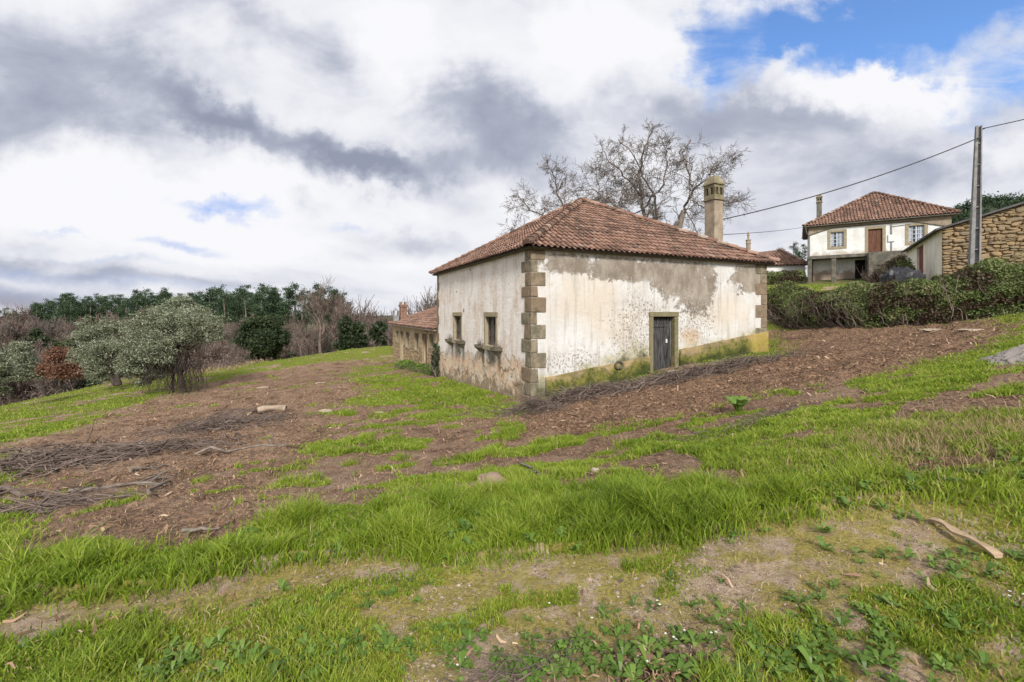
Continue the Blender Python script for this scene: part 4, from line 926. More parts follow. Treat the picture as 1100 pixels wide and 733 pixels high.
# ------------------------------------------------------------ utility pole and cables
pd=20.; zb0=gz1((1045.5-CX)/F_*pd,pd)
pbse=np.array([(1045.5-CX)/F_*pd,pd,zb0]); pt=at(1051.3,135.5,pd)
pole=empty('utility_pole',pbse,0,'tall grey concrete electricity pole with recessed ladder steps, rising from the hedge','utility pole')
ax=(pt-pbse); HP=ax[2]; f=MB(); yaw=math.radians(-28); ca,sa=math.cos(yaw),math.sin(yaw)
def pp(u,v,h,wsc): 
    c=ax*(h/HP); return (c[0]+(u*ca-v*sa)*wsc,c[1]+(u*sa+v*ca)*wsc,h)
def wf(h): return .40-(.40-.20)*h/HP
def pbx(u0,u1,v0,v1,h0,h1,t):
    bo=[pp(u,v,h0,wf(h0)) for u,v in ((u0,v0),(u1,v0),(u1,v1),(u0,v1))]; to=[pp(u,v,h1,wf(h1)) for u,v in ((u0,v0),(u1,v0),(u1,v1),(u0,v1))]; f.hull(bo,to,t)
pbx(-.5,-.12,-.38,.38,-.8,HP,.5); pbx(.32,.5,-.38,.38,-.8,HP,.6); pbx(-.118,.318,.05,.2,-.8,HP-.02,.4)
h=.3
while h<HP: pbx(-.118,.318,-.22,.049,h,h+.05,.5); h+=.95
f.build('shaft',M['concrete'],pole); f=MB()
def loc3(p): return tuple(np.array(p)-pbse)
a1_=at(1049.5,149,pd-.02); a2_=at(1053.6,139.5,pd-.02)
for A_ in (a1_,a2_):
    MB().tube([loc3(A_+np.array([0,.1,0])),loc3(A_+np.array([0,-.18,0]))],[.03,.03],6).build('cable_clamp',M['iron'],pole)
def cable(A,B,sag,label,r=.022,n=24):
    t=np.linspace(0,1,n); A=np.array(A);B=np.array(B); P=A+(B-A)*t[:,None]; P[:,2]-=sag*4*t*(1-t)
    o=MB().tube(P,r,5).build('power_cable',M['cable'],None,loc=tuple(A)); return tag(o,label,'cable','overhead cables')
chp=C0+dB*(cxx+.60)+dA*(cyy+.28)
cable(a1_+[-.02,-.18,0],(chp[0]+.02,chp[1],float((HY-236.5)/F_*chp[1])),.30,'long black cable sagging from the concrete pole to the tall farmhouse chimney',.024)
cable(a2_+[.02,-.18,0],np.array([31.,4.,9.5]),.5,'short black cable rising from the pole top out of the frame',.02)
hl=at(866.5,243.5,41.6); cable((hl[0],hl[1],hl[2]),(chp[0]+.0,chp[1]+.1,float((HY-252)/F_*chp[1])),.10,'thin cable from the two storey house corner to the farmhouse chimney',.016)
# ------------------------------------------------------------ ground sheet
def build_ground():
    r=np.concatenate([[0.0],np.geomspace(.6,60,520),np.geomspace(60,6000,70)[1:]])
    af=np.radians(np.linspace(-56,56,640)); ab=np.radians(np.linspace(56,304,50)[1:-1]); a=np.r_[af,ab]; na=len(a)
    R_,A_=np.meshgrid(r[1:],a,indexing='ij'); X=(R_*np.sin(A_)).ravel(); Y=(R_*np.cos(A_)).ravel()
    reg=regions(X,Y); Z=smooth_z(X,Y)+relief(X,Y,reg); sf=[regions(X,Y,True) for _ in range(3)]; reg=(sum(q[0] for q in sf)/3,reg[1],sum(q[2] for q in sf)/3,reg[3])
    V=np.c_[X,Y,Z]; V=np.r_[V,[[0,0,gz1(0.001,0.001)]]]
    nr=len(r)-1; i=np.arange(nr-1)[:,None]*na; j=np.arange(na)[None,:]; j2=(j+1)%na
    Fq=np.stack([i+j,i+na+j,i+na+j2,i+j2],-1).reshape(-1,4)[:,::-1]
    mb=MB(); mb.add(V,Fq,.5); c=len(V)-1
    mb.L.append(np.array([[c,(k+1)%na,k] for k in range(na)]).ravel()[::1]); mb.C.append(np.full(na,3)); mb.T.append(np.full(na,.5))
    o=mb.build('ground',None,smooth=True); o.data.materials.append(ground_mat())
    far_=sstep(38,60,np.hypot(X,Y))
    for nm,arr in (('grass',np.r_[reg[0],.5]),('soil',np.r_[reg[2],.5]),('bare',np.r_[far_,0])):
        at_=o.data.attributes.new(nm,'FLOAT','POINT'); at_.data.foreach_set('value',arr.astype(np.float32))
    o['kind']='structure'; return o
build_ground()

# footprint exclusion
def in_build(x,y,pad=.0):
    m=np.zeros(len(x),bool)
    for (P,d,W,Dp) in ((C0,dB,WB,WA),(PA,dB,DPT,LA),(L0,qd,WH,8),(K0,qk,2*RD,LK)):
        rx=x-P[0]; ry=y-P[1]; u=rx*d[0]+ry*d[1]; v=-rx*d[1]+ry*d[0]
        m|=(u>-pad)&(u<W+pad)&(v>-pad)&(v<Dp+pad)
    return m
# ------------------------------------------------------------ grass blades
def cand(n,r0,r1,p=1.0,half=58):
    """random points over the view fan; density ~ r^-p per area"""
    t=RS.rand(n)
    if abs(p-2)<1e-6: r=r0*(r1/r0)**t
    else: r=(r0**(2-p)+t*(r1**(2-p)-r0**(2-p)))**(1/(2-p))
    a=np.radians(RS.uniform(-half,half,n)); return r*np.sin(a),r*np.cos(a),r
def blades(x,y,z,h,w,lean,tint,seg=2):
    n=len(x); az=RS.uniform(0,2*np.pi,n); fa=RS.uniform(0,2*np.pi,n); l=lean*RS.uniform(.3,1.3,n)
    dx,dy=np.cos(az)*h*l,np.sin(az)*h*l; wx,wy=np.cos(fa)*w/2,np.sin(fa)*w/2
    hs=h/np.sqrt(1+l*l*.6)
    P=np.stack([
     np.stack([x-wx,y-wy,z-.015],-1),np.stack([x+wx,y+wy,z-.015],-1),
     np.stack([x-wx*.85+dx*.3,y-wy*.85+dy*.3,z+hs*.55],-1),np.stack([x+wx*.85+dx*.3,y+wy*.85+dy*.3,z+hs*.55],-1),
     np.stack([x+dx,y+dy,z+hs],-1)],1)
    b=np.arange(n)[:,None]*5
    return P.reshape(-1,3),b+np.array([[0,1,3,2]]),b+np.array([[2,3,4]]),np.r_[tint]
def add_blades(mb,x,y,z,h,w,lean,tint):
    P,Q,T,t=blades(x,y,z,h,w,lean,tint); base=mb.n
    mb.V.append(P); mb.L.append((Q+base).ravel()); mb.C.append(np.full(len(Q),4)); mb.T.append(t)
    mb.L.append((T+base).ravel()); mb.C.append(np.full(len(T),3)); mb.T.append(t); mb.n+=len(P)
def grow():
    mb=MB(); dry=MB()
    for (n,r0,r1,p) in ((580000,1.2,9,1.6),(335000,8,22,1.7),(120000,21,46,1.6)):
        x,y,r=cand(n,r0,r1,p); reg=regions(x,y,True); G,Hh,S,B=reg
        fine=fbm(x*5.5,y*5.5,61,3); keepP=np.where(B>0,.95,G*sstep(.30,.62,G+(fine-.5)*1.1))
        keepP=np.where((B<1)&(Hh<.03),keepP*.5,keepP)
        k=(RS.rand(n)<keepP)&~in_build(x,y,.02)
        x,y,r=x[k],y[k],r[k]; reg=tuple(q[k] for q in reg); z=gzf(x,y); G,Hh,S,B=reg
        tuft=fbm(x*2.6,y*2.6,91,3); tuft2=vnoise(x*9,y*9,95)
        h=Hh*(.35+1.7*sstep(.36,.66,tuft)*(.35+1.1*tuft2))*RS.uniform(.55,1.25,len(x))+.012
        h=np.where(B>0,h*(.55+.8*sstep(-.5,3.5,x+0*y)*0+ .45*sstep(.35,.6,fbm(x*.8,y*.8,14,2))+.25),h)
        w=np.clip(.0034+.0011*r,.004,.034)*RS.uniform(.7,1.3,len(x)); w=np.where(B>0,w*1.1,w)
        tn=np.clip(.02+.55*fbm(x*.9,y*.9,31,4)+.45*fbm(x*4.5,y*4.5,35,2)+RS.normal(0,.17,len(x)),0,.9)
        tn=np.where(RS.rand(len(x))<np.where(B>0,.05,.12),RS.uniform(.9,1,len(x)),tn)
        add_blades(mb,x,y,z,h,w,np.where(B>0,.85,.9),tn)
    o=mb.build('grass',M['grass']); tag(o,kind='stuff')
    # dry straws and pale dead stalks
    x,y,r=cand(60000,1.2,24,1.6); reg=regions(x,y); G,Hh,S,B=reg; pn=fbm(x*.7,y*.7,55,3)
    k=(RS.rand(len(x))<np.where(B>0,.30,.40)*sstep(.36,.62,pn))&~in_build(x,y,.02); x,y,r=x[k],y[k],r[k]; reg=tuple(q[k] for q in reg); z=gzf(x,y,reg)
    add_blades(dry,x,y,z,(.015+.08*(reg[3]>0)*RS.rand(len(x))+.05*RS.rand(len(x))**2),np.clip(.003+.0009*r,.003,.02),np.full(len(x),1.1),RS.rand(len(x)))
    x,y,r=cand(4200,.5,1,1)  # olive-brown rank grass on the right-hand slope
    u=RS.normal(0,1,4200); v=RS.normal(0,1,4200); c0=px2g(1035,470); x=c0[0]+u*.8; y=c0[1]+v*.5; z=gzf(x,y); add_blades(dry,x,y,z,RS.uniform(.04,.16,4200),np.full(4200,.006),np.full(4200,.8),RS.rand(4200)*.6)
    tag(dry.build('dry_grass',M['drygrass']),kind='stuff')
grow()
def gravel():
    mb=MB(); n=60000; x,y,r=cand(n,1.2,8,1.5); reg=regions(x,y,True); G,Hh,S,B=reg; cl=fbm(x*2.5,y*2.5,131,3)
    k=(RS.rand(n)<sstep(.5,.15,S)*sstep(.35,.62,cl)*(1-.6*G)*(B<1)); x,y=x[k],y[k]; z=gzf(x,y); m=len(x); s=np.clip(RS.lognormal(-5.35,.5,m),.002,.02)
    D=np.array([[1,0,0],[0,1,0],[-1,0,0],[0,-1,0],[0,0,.7]]); V=(np.c_[x,y,z+.001][:,None,:]+(D[None]*RS.uniform(.6,1.3,(m,5,1)))*s[:,None,None]).reshape(-1,3)
    b=np.arange(m)[:,None]*5; F=np.concatenate([b+np.array([[i,(i+1)%4,4]]) for i in range(4)]); t=RS.rand(m); mb.add(V,F,np.tile(t,4))
    M['gravel']=simple('track_gravel',(.28,.21,.155),(.42,.34,.265),30,tint=.75); tag(mb.build('gravel',M['gravel']),kind='stuff')
gravel()
def leafquads(mb,c,size,aspect=.35,droop=0,tint=None,flat=0.):
    """diamond leaves at points c (n,3)"""
    n=len(c); d=RS.normal(0,1,(n,3)); d[:,2]=d[:,2]*(1-flat)-droop; d/=np.linalg.norm(d,axis=1)[:,None]
    e=RS.normal(0,1,(n,3)); e=np.cross(d,e); e/=np.linalg.norm(e,axis=1)[:,None]+1e-9
    s=(size*RS.uniform(.6,1.3,n))[:,None]
    V=np.stack([c-d*s/2,c+e*s*aspect/2,c+d*s/2,c-e*s*aspect/2],1).reshape(-1,3)
    F=np.arange(n)[:,None]*4+np.arange(4)[None,:]
    mb.add(V,F,RS.rand(n) if tint is None else tint)
def weeds():
    mb=MB(); fl=MB()
    def rosette(x,y,r,nl,w,up):
        z=gz1(x,y); base=random.random()*.7
        for i in range(nl):
            a=random.uniform(0,6.28); L=r*random.uniform(.5,1.15); e=up*random.uniform(.4,1.4); ca,sa=math.cos(a),math.sin(a); ww=w*L*random.uniform(.7,1.2)
            P=[]
            for t,wd in ((.05,.12),(.35,.75),(.7,1.0),(1,.08)):
                hh=L*e*math.sin(t*2.2)*.8; P+= [(x+ca*L*t-sa*ww*wd/2,y+sa*L*t+ca*ww*wd/2,z+.005+hh),(x+ca*L*t+sa*ww*wd/2,y+sa*L*t-ca*ww*wd/2,z+.005+hh)]
            mb.add(P,[(0,1,3,2),(2,3,5,4),(4,5,7,6)],min(1,base+random.uniform(-.15,.3)))
    spots=[]
    def patch(px,py,n,sx,sy,r,nl,w,up):
        c=px2g(px,py)
        for _ in range(n): rosette(c[0]+random.gauss(0,sx),c[1]+random.gauss(0,sy),r*.8*random.uniform(.5,1.4),nl,w*1.1,up)
    patch(620,705,120,.16,.10,.036,7,.75,.9); patch(560,722,50,.12,.05,.035,7,.75,.9)
    patch(700,690,30,.35,.14,.065,10,.30,.7); patch(800,675,44,.6,.2,.05,10,.3,.6); patch(950,670,50,.6,.2,.05,9,.35,.6)
    patch(780,720,34,.25,.08,.075,10,.35,.7); patch(900,700,60,.4,.15,.07,10,.35,.7); patch(230,720,50,.35,.08,.06,9,.4,.8); patch(420,700,46,.4,.1,.06,9,.4,.7)
    patch(380,640,20,.3,.1,.05,8,.4,.5); patch(330,590,20,.5,.2,.07,8,.45,1.0); patch(420,560,50,.7,.25,.06,8,.5,1.1); patch(640,560,60,.6,.25,.06,8,.5,1.1); patch(820,550,50,.8,.3,.06,8,.5,1.0)
    patch(500,580,50,.35,.12,.06,8,.5,1.2); patch(950,530,60,1.0,.3,.07,8,.45,.9); patch(1050,600,30,.3,.1,.06,8,.4,.7)
    for _ in range(420):
        x,y,r=[q[0] for q in cand(1,1.3,9,1.4)]
        if regions([x],[y])[0][0]>.5: rosette(x,y,random.uniform(.025,.06),random.randint(5,9),.4,.6)
    tag(mb.build('broad_leaved_weeds',M['weed']),kind='stuff')
    for (px,py,s,n) in ((500,712,.10,5),(660,670,.5,5),(770,690,.5,2),(860,665,.7,2),(1085,645,.1,3),(730,690,.08,4),(700,708,.1,3)):
        c=px2g(px,py)
        for _ in range(n):
            x,y=c[0]+random.gauss(0,s*.5),c[1]+random.gauss(0,s*.25); z=gz1(x,y)+random.uniform(.012,.035)
            for k in range(5):
                a=k*1.2566; fl.add([(x,y,z),(x+.006*math.cos(a-.45),y+.006*math.sin(a-.45),z+.001),(x+.008*math.cos(a),y+.008*math.sin(a),z+.002),(x+.006*math.cos(a+.45),y+.006*math.sin(a+.45),z+.001)],[(0,1,2,3)],.5)
    tag(fl.build('daisies',M['flower']),kind='stuff')
weeds()
# the light green plant by the mulch
def leafy_plant(px,py,label,h,n):
    c=px2g(px,py); z=gz1(*c); mb=MB()
    for i in range(n):
        a=random.uniform(0,6.28); L=h*random.uniform(.7,1.3); P=[]; ca,sa=math.cos(a),math.sin(a)
        for t,w in ((0,.02),(.4,.05),(.75,.06),(1,.005)):
            X=L*.75*t; Z=L*math.sin(t*1.9)*.8; w*=h/.3
            P+=[(c[0]+ca*X-sa*w,c[1]+sa*X+ca*w,z+Z),(c[0]+ca*X+sa*w,c[1]+sa*X-ca*w,z+Z)]
        mb.add(P,[(0,1,3,2),(2,3,5,4),(4,5,7,6)],random.uniform(.5,1))
    o=mb.build('leafy_plant',M['weed'],None,loc=(c[0],c[1],z)); tag(o,label,'plant')
leafy_plant(793,444,'pale green leafy plant alone at the edge of the brown mulch',.30,18)

# ------------------------------------------------------------ chips, twigs and shreds on the cleared soil
def litter():
    mb=MB()
    for (n,r0,r1,p,s) in ((110000,1.3,9,1.5,1.0),(130000,8,32,1.7,1.0)):
        x,y,r=cand(n,r0,r1,p); reg=regions(x,y,True); G,Hh,S,B=reg; cl=fbm(x*2.2,y*2.2,71,3)
        k=(RS.rand(n)<np.clip((S-.1)*1.3,.04,1)*(1-.85*G)*sstep(.25,.55,cl)*(B<1))&~in_build(x,y,-.05)
        x,y,r=x[k],y[k],r[k]; z=gzf(x,y); m=len(x)
        L=np.clip(RS.lognormal(-3.75,.75,m),.008,.5)*np.clip(r*.10,.7,1.35); L=np.minimum(L,.035+.02*r); w=np.clip(L*.22,.003,.02)*np.clip(r*.10,.8,1.3); a=RS.normal(.42,1.3,m); tl=RS.normal(0,.35,m)
        d=np.c_[np.cos(a)*np.cos(tl),np.sin(a)*np.cos(tl),np.sin(tl)]; e=np.c_[-np.sin(a),np.cos(a),RS.normal(0,.5,m)]
        c=np.c_[x,y,z+.012+RS.rand(m)*.025]; L=L[:,None]; w=w[:,None]; bend=RS.normal(0,.12,(m,1))*L*np.array([[0,0,1.]])+e*RS.normal(0,.1,(m,1))*L
        V=np.stack([c-d*L/2-e*w/2,c-d*L/2+e*w/2,c+bend-e*w/2,c+bend+e*w/2,c+d*L/2-e*w/4,c+d*L/2+e*w/4],1).reshape(-1,3)
        b=np.arange(m)[:,None]*6; F=np.concatenate([b+np.array([[0,1,3,2]]),b+np.array([[2,3,5,4]])]); t=np.clip(RS.beta(.9,1.3,m),0,1); mb.add(V,F,np.r_[t,t])
    tag(mb.build('wood_litter',M['litter']),kind='stuff')
litter()

# ------------------------------------------------------------ brush heaps, fallen sticks, stones
def wig(p,q,n=5,a=.06):
    p,q=np.array(p,float),np.array(q,float); t=np.linspace(0,1,n)[:,None]; L=np.linalg.norm(q-p); P=p+(q-p)*t; P[1:-1]+=RS.normal(0,a*L,(n-2,3)); return P
def brush(px,py,n,su,sv,ang,h,label,Lm=.8,r=.008,name='brush_pile',mat='twig',arch=.3):
    c=px2g(px,py); mb=MB(); ca,sa=math.cos(ang),math.sin(ang)
    us=np.clip(RS.normal(0,.5,n),-1.2,1.2)*su; vs_=RS.normal(0,.5,n)*sv; X=c[0]+us*ca-vs_*sa; Y=c[1]+us*sa+vs_*ca; Z=gzf(X,Y)
    for i in range(n):
        env=h*math.exp(-(us[i]/su)**2*2-(vs_[i]/sv)**2*2); zz=Z[i]+env*RS.rand()
        L=Lm*RS.uniform(.3,1.3); a=ang+RS.normal(0,.6); dz=RS.normal(0,arch*.4)
        p=np.array([X[i]-math.cos(a)*L/2,Y[i]-math.sin(a)*L/2,zz-dz*L/2]); q=np.array([X[i]+math.cos(a)*L/2,Y[i]+math.sin(a)*L/2,zz+dz*L/2]); P=wig(p,q,6,.05); P[2:4,2]+=arch*L*.3*RS.rand()
        P[:,2]=np.maximum(P[:,2],Z[i]-.02)
        rr=r*RS.uniform(.4,1.4); mb.tube(P,np.linspace(rr,rr*.4,6),3,RS.rand(),cap=False)
    z0=gz1(*c); o=mb.build(name,M[mat],None,loc=(c[0],c[1],z0)); return tag(o,label,'brush',None)
brush(650,424,620,3.3,.55,ANG,.22,'heap of dead vine stems along the farmhouse wall, left of the dark door',1.2,.010)
brush(770,399,620,3.6,.6,ANG,.20,'heap of dead vine stems along the farmhouse wall, right of the dark door',1.2,.010)
brush(575,444,420,.7,.45,.2,.38,'dark tangle of dead twigs at the stone corner of the farmhouse',.5,.006)
brush(85,497,480,2.3,.8,.35,.22,'low heap of cut branches at the left of the cleared field',1.3,.012)
brush(245,458,380,1.7,.8,.3,.25,'mound of cut twigs in the middle of the cleared field beside a pale log',.8,.010)
brush(40,555,110,1.3,.5,.3,.08,'thin scatter of long twigs at the near left of the cleared field',1.2,.009)
brush(820,452,120,1.6,.25,.42,.06,'dark strip of raked twigs at the edge of the mulch',.5,.006)
brush(560,724,90,.3,.07,.3,.05,'small tangle of dry stems at the bottom of the view',.3,.003)
def stick(p,q,r,label,name='fallen_branch',mat='bark',forks=2,zup=.04):
    a,b=px2g(*p),px2g(*q); A=np.array([a[0],a[1],gz1(*a)+zup]); B=np.array([b[0],b[1],gz1(*b)+zup]); P=wig(A,B,7,.02); P[:,2]=np.maximum(P[:,2],gzf(P[:,0],P[:,1])+r*.6)
    mb=MB(); P=P-A; mb.tube(P,np.linspace(r,r*.45,7),6,.5)
    for k in range(forks):
        i=RS.randint(2,6); L=np.linalg.norm(B-A)*.25; e=P[i]+RS.normal(0,1,3)*np.array([1,1,.35])*L*.7; e[2]=abs(e[2]-P[i][2])*.5+P[i][2]; mb.tube(wig(P[i],e,4,.05),np.linspace(r*.5,r*.2,4),5,.5)
    o=mb.build(name,M[mat],None,smooth=True); o.location=A; return tag(o,label,'branch',None)
G_='cut branches on the cleared field'
for (p,q,r,l) in (((0,532),(62,549),.045,'dark straight branch lying nearest the left edge of the field'),((75,536),(178,526),.03,'long thin grey branch on the cleared soil beyond the long grass'),((22,512),(120,490),.05,'crooked grey branch leaning on the brush heap'),
    ((0,492),(70,478),.045,'pale branch pointing out of the left edge above the brush heap'),((140,515),(182,502),.03,'short forked grey branch right of the brush heap'),((160,540),(190,516),.022,'thin upright slanting twig in the cleared soil'),
    ((196,578),(236,576),.02,'short pale stick at the far edge of the long grass'),((210,490),(310,482),.03,'slender pale branch near the twig mound'),((560,498),(582,514),.018,'pale slanting stick on the grass below the farmhouse corner')):
    o=stick(p,q,r,l,mat='bark' if r<.045 else 'twig'); tag(o,group=G_)
c=px2g(92,476); z=gz1(*c); f=MB(); f.tube(wig((0,0,-.05),(.15,.1,.62),6,.04),np.linspace(.014,.004,6),5); f.tube(wig((.05,.03,.2),(-.12,.0,.55),5,.04),np.linspace(.008,.003,5),4); f.tube(wig((.02,.03,.3),(.3,.0,.5),5,.04),np.linspace(.007,.003,5),4)
o=f.build('upright_twig',M['twig'],None); o.location=(c[0],c[1],z); tag(o,'thin dead sapling standing upright above the brush heap','sapling')
# split strip of pale wood on the track
a,b=px2g(1000,565),px2g(1073,602); n=12; f=MB(); t=np.linspace(0,1,n); X=a[0]+(b[0]-a[0])*t; Y=a[1]+(b[1]-a[1])*t+np.sin(t*3.1)*.06; Z=gzf(X,Y)+.03+.03*np.sin(t*3.1)
dd=np.array([b[0]-a[0],b[1]-a[1]]); dd/=np.linalg.norm(dd); nx,ny=-dd[1],dd[0]; V=[]
for i in range(n):
    w=.018+.010*math.sin(i*1.3); 
    for (o1,o2) in ((-w,0),(w,.008),(w*.8,-.02),(-w*.7,-.02)): V.append((X[i]+nx*o1-X[0],Y[i]+ny*o1-Y[0],Z[i]+o2-Z[0]))
f.add(V,[(4*i+j,4*i+(j+1)%4,4*i+4+(j+1)%4,4*i+4+j) for i in range(n-1) for j in range(4)]+[(0,1,2,3),(4*n-1,4*n-2,4*n-3,4*n-4)],.5)
o=f.build('wood_strip',M['pale'],None); o.location=(X[0],Y[0],Z[0]); tag(o,'long pale curved splinter of wood lying across the dirt track','splinter')
M['earth']=simple('dark_twiggy_earth',(.06,.04,.03),(.16,.11,.08),7,bump=1,dist=.05)
def rock(px,py,s,seed,mat,label,sink=.35,name='rock',yaw=0,lay=0,cat='rock',group=None,sub=4):
    import bmesh
    bm=bmesh.new(); bmesh.ops.create_icosphere(bm,subdivisions=sub,radius=1); V=np.array([v.co[:] for v in bm.verts]); Fc=np.array([[v.index for v in f.verts] for f in bm.faces]); bm.free()
    n=.5*(fbm(V[:,0]*1.3+seed,V[:,1]*1.3+V[:,2],seed,4)-.5)+.35*(fbm(V[:,0]*3+V[:,2]*2,V[:,1]*3-V[:,2]*2+seed,seed+3,4)-.5)
    if s[0]>.2: n=n+.16*(fbm(V[:,0]*7+seed,V[:,1]*7+V[:,2]*5,seed+7,3)-.5)
    V=np.sign(V)*np.abs(V)**.8; V=V*(1+n)[:,None]
    if s[0]>.2: V[:,2]+=.55*np.abs(fbm(V[:,0]*1.2+seed,V[:,1]*7,seed+2,4)-.5)*(V[:,2]>0)-.10*(V[:,2]>0)
    if lay:
        q=V[:,2]*lay; V[:,2]=(np.floor(q)+sstep(.35,.65,q-np.floor(q)))/lay; V[:,:2]*=(1+.14*np.sin(V[:,2]*9+seed))[:,None]
    V*=np.array(s); ca,sa=math.cos(yaw),math.sin(yaw); V[:,:2]=V[:,:2]@np.array([[ca,sa],[-sa,ca]])
    c=px2g(px,py); z=gz1(*c); o=MB().add(V,Fc,RS.rand()).build(name,M[mat],None); o.location=(c[0],c[1],z+s[2]*(.5-sink)); return tag(o,label,cat,group)
o=rock(1100,386,(.62,.36,.15),3,'rock','large grey layered rock outcrop at the right edge of the slope',.42,yaw=.3,sub=6); o.rotation_euler=(.18,-.24,0)
o=rock(1064,386,(.24,.16,.05),5,'rock','small grey slab leaning on the rock outcrop',.3,yaw=.2,sub=5); o.rotation_euler=(.1,-.3,0)
rock(529,534,(.17,.12,.17),8,'rockb','brown boulder half sunk in the long grass bank',.5)
rock(735,560,(.05,.04,.03),9,'rockb','small brown stone on the grass bank',.4,sub=3); rock(640,507,(.05,.04,.035),12,'stonepale','small white stone at the near foot of the grass slope',.3,sub=3)
rock(1000,358,(.42,.24,.07),14,'stonepale','flat pale stone on the mulch in front of the hedge',.3,yaw=.1); rock(1043,356,(.36,.2,.05),15,'stonepale','low tan stone right of the flat pale stone by the hedge',.3,yaw=.2)
rock(723,406,(.20,.16,.13),16,'stonepale','pale stone among dead stems at the door',.2,sub=3); rock(690,412,(.14,.12,.08),17,'stonepale','smaller pale stone just left of the door stone',.3,sub=3)
rock(283,417,(.32,.2,.07),18,'stonepale','flat pale stone on the far part of the cleared field',.3,yaw=.3); rock(345,411,(.28,.15,.06),19,'stonepale','low tan stone beyond the pale log, toward the outbuilding',.3)
rock(350,443,(.22,.15,.07),20,'stonepale','small tan stone right of the pale log',.3,sub=3); rock(152,477,(.16,.10,.05),21,'stonepale','whitish stone beside the cut branch heap',.2,sub=3); rock(408,443,(.12,.1,.05),22,'stonepale','little grey stone on the bare patch before the farmhouse side',.3,sub=3)
rock(255,447,(.65,.4,.15),24,'earth','earthy hump beside the pale log',.4)
# pale log
a=px2g(287,446); z=gz1(*a); lg=empty('cut_log',(a[0],a[1],z+.08),.35,'short pale log with a dark sawn end on the twig mound','log')
f=MB(); t=np.linspace(0,1,7); f.tube(np.c_[-.25+t*.75,.0*t+.05*np.sin(t*4),.04*np.sin(t*3)],.085+.02*np.sin(t*9),10,.5,cap=False); f.build('log_body',M['stonepale'],lg,smooth=True)
e=np.array([.5,.05*math.sin(4),.04*math.sin(3)]); f=MB().tube([e-[.02,0,0],e+[.004,0,0]],[.086,.086],10); f.build('sawn_end',M['darkstone'],lg)

# ------------------------------------------------------------ trees
def bare(mb,h,lean=(0,0),seed=1,levels=5,r0=None,kids=(3,4),spread=.55,up=.18,wiggle=.12,first=.25,minr=.004,k0=7,fork=None,ratio=.68,taper=.55):
    R=np.random.RandomState(seed); r0=r0 or h*.022
    def br(p,d,L,r,lv):
        n=6 if lv<2 else 4; P=[p]; q=p.copy(); dd=d.copy()
        for i in range(n-1):
            dd=dd+R.normal(0,wiggle,3)+np.array([0,0,up*.3]); dd/=np.linalg.norm(dd); q=q+dd*L/(n-1); P.append(q.copy())
        P=np.array(P); rr=np.maximum(r*np.linspace(1,taper,n),minr); mb.tube(P,rr,k0 if lv==0 else (5 if lv==1 else 3),R.rand(),cap=False)
        if lv>=levels: return
        nk=R.randint(kids[0],kids[1]+1)+(1 if lv>=1 else 0)
        for j in range(nk):
            t=1.0 if j==0 else R.uniform(first if lv==0 else .25,1); i=min(int(t*(n-1)),n-2); fr=t*(n-1)-i; b=P[i]*(1-fr)+P[i+1]*fr
            td=P[i+1]-P[i]; td/=np.linalg.norm(td); s=R.normal(0,1,3); s-=td*(s@td); s/=np.linalg.norm(s); a=spread*R.uniform(.5,1.4)*(0.5 if j==0 else 1)
            nd=td*math.cos(a)+s*math.sin(a)+np.array([0,0,up]); nd/=np.linalg.norm(nd)
            br(b,nd,L*ratio*R.uniform(.75,1.2),r*taper*(.95 if j==0 else R.uniform(.55,.8)),lv+1)
    d=np.array([lean[0],lean[1],1.]); d/=np.linalg.norm(d); br(np.array([0,0,-.3]),d,h*.38,r0,0)
def tree_at(name,px,d,py_base,label,cat='tree',group=None):
    X=(px-CX)/F_*d; z=gz1(X,d) if py_base is None else (HY-py_base)/F_*d
    return empty(name,(X,d,z),0,label,cat,group)
def limb(mb,pts,r0,r1,seed,nside,L,lv,spread=.7,up=.12,ratio=.66):
    """an explicit limb (list of points) with procedural side branches"""
    P=np.array(pts,float); n=len(P); t=np.linspace(0,1,(n-1)*4+1); Q=np.array([np.interp(t*(n-1),range(n),P[:,k]) for k in range(3)]).T
    R=np.random.RandomState(seed); Q[1:-1]+=R.normal(0,.06,(len(Q)-2,3)); rr=np.linspace(r0,r1,len(Q)); mb.tube(Q,rr,7,.5,cap=False)
    for j in range(nside):
        i=int(len(Q)*(.12+.88*(j+R.rand())/nside)); i=min(i,len(Q)-2); td=Q[i+1]-Q[i]; td/=np.linalg.norm(td); s=R.normal(0,1,3); s-=td*(s@td); s/=np.linalg.norm(s); a=spread*R.uniform(.6,1.4)
        nd=td*math.cos(a)+s*math.sin(a)+np.array([0,0,up]); nd/=np.linalg.norm(nd); sub=MB()
        bare_from(mb,Q[i],nd,L*R.uniform(.6,1.2)*(1-.35*i/len(Q)),rr[i]*.45,lv,R,spread*.8,up,ratio)
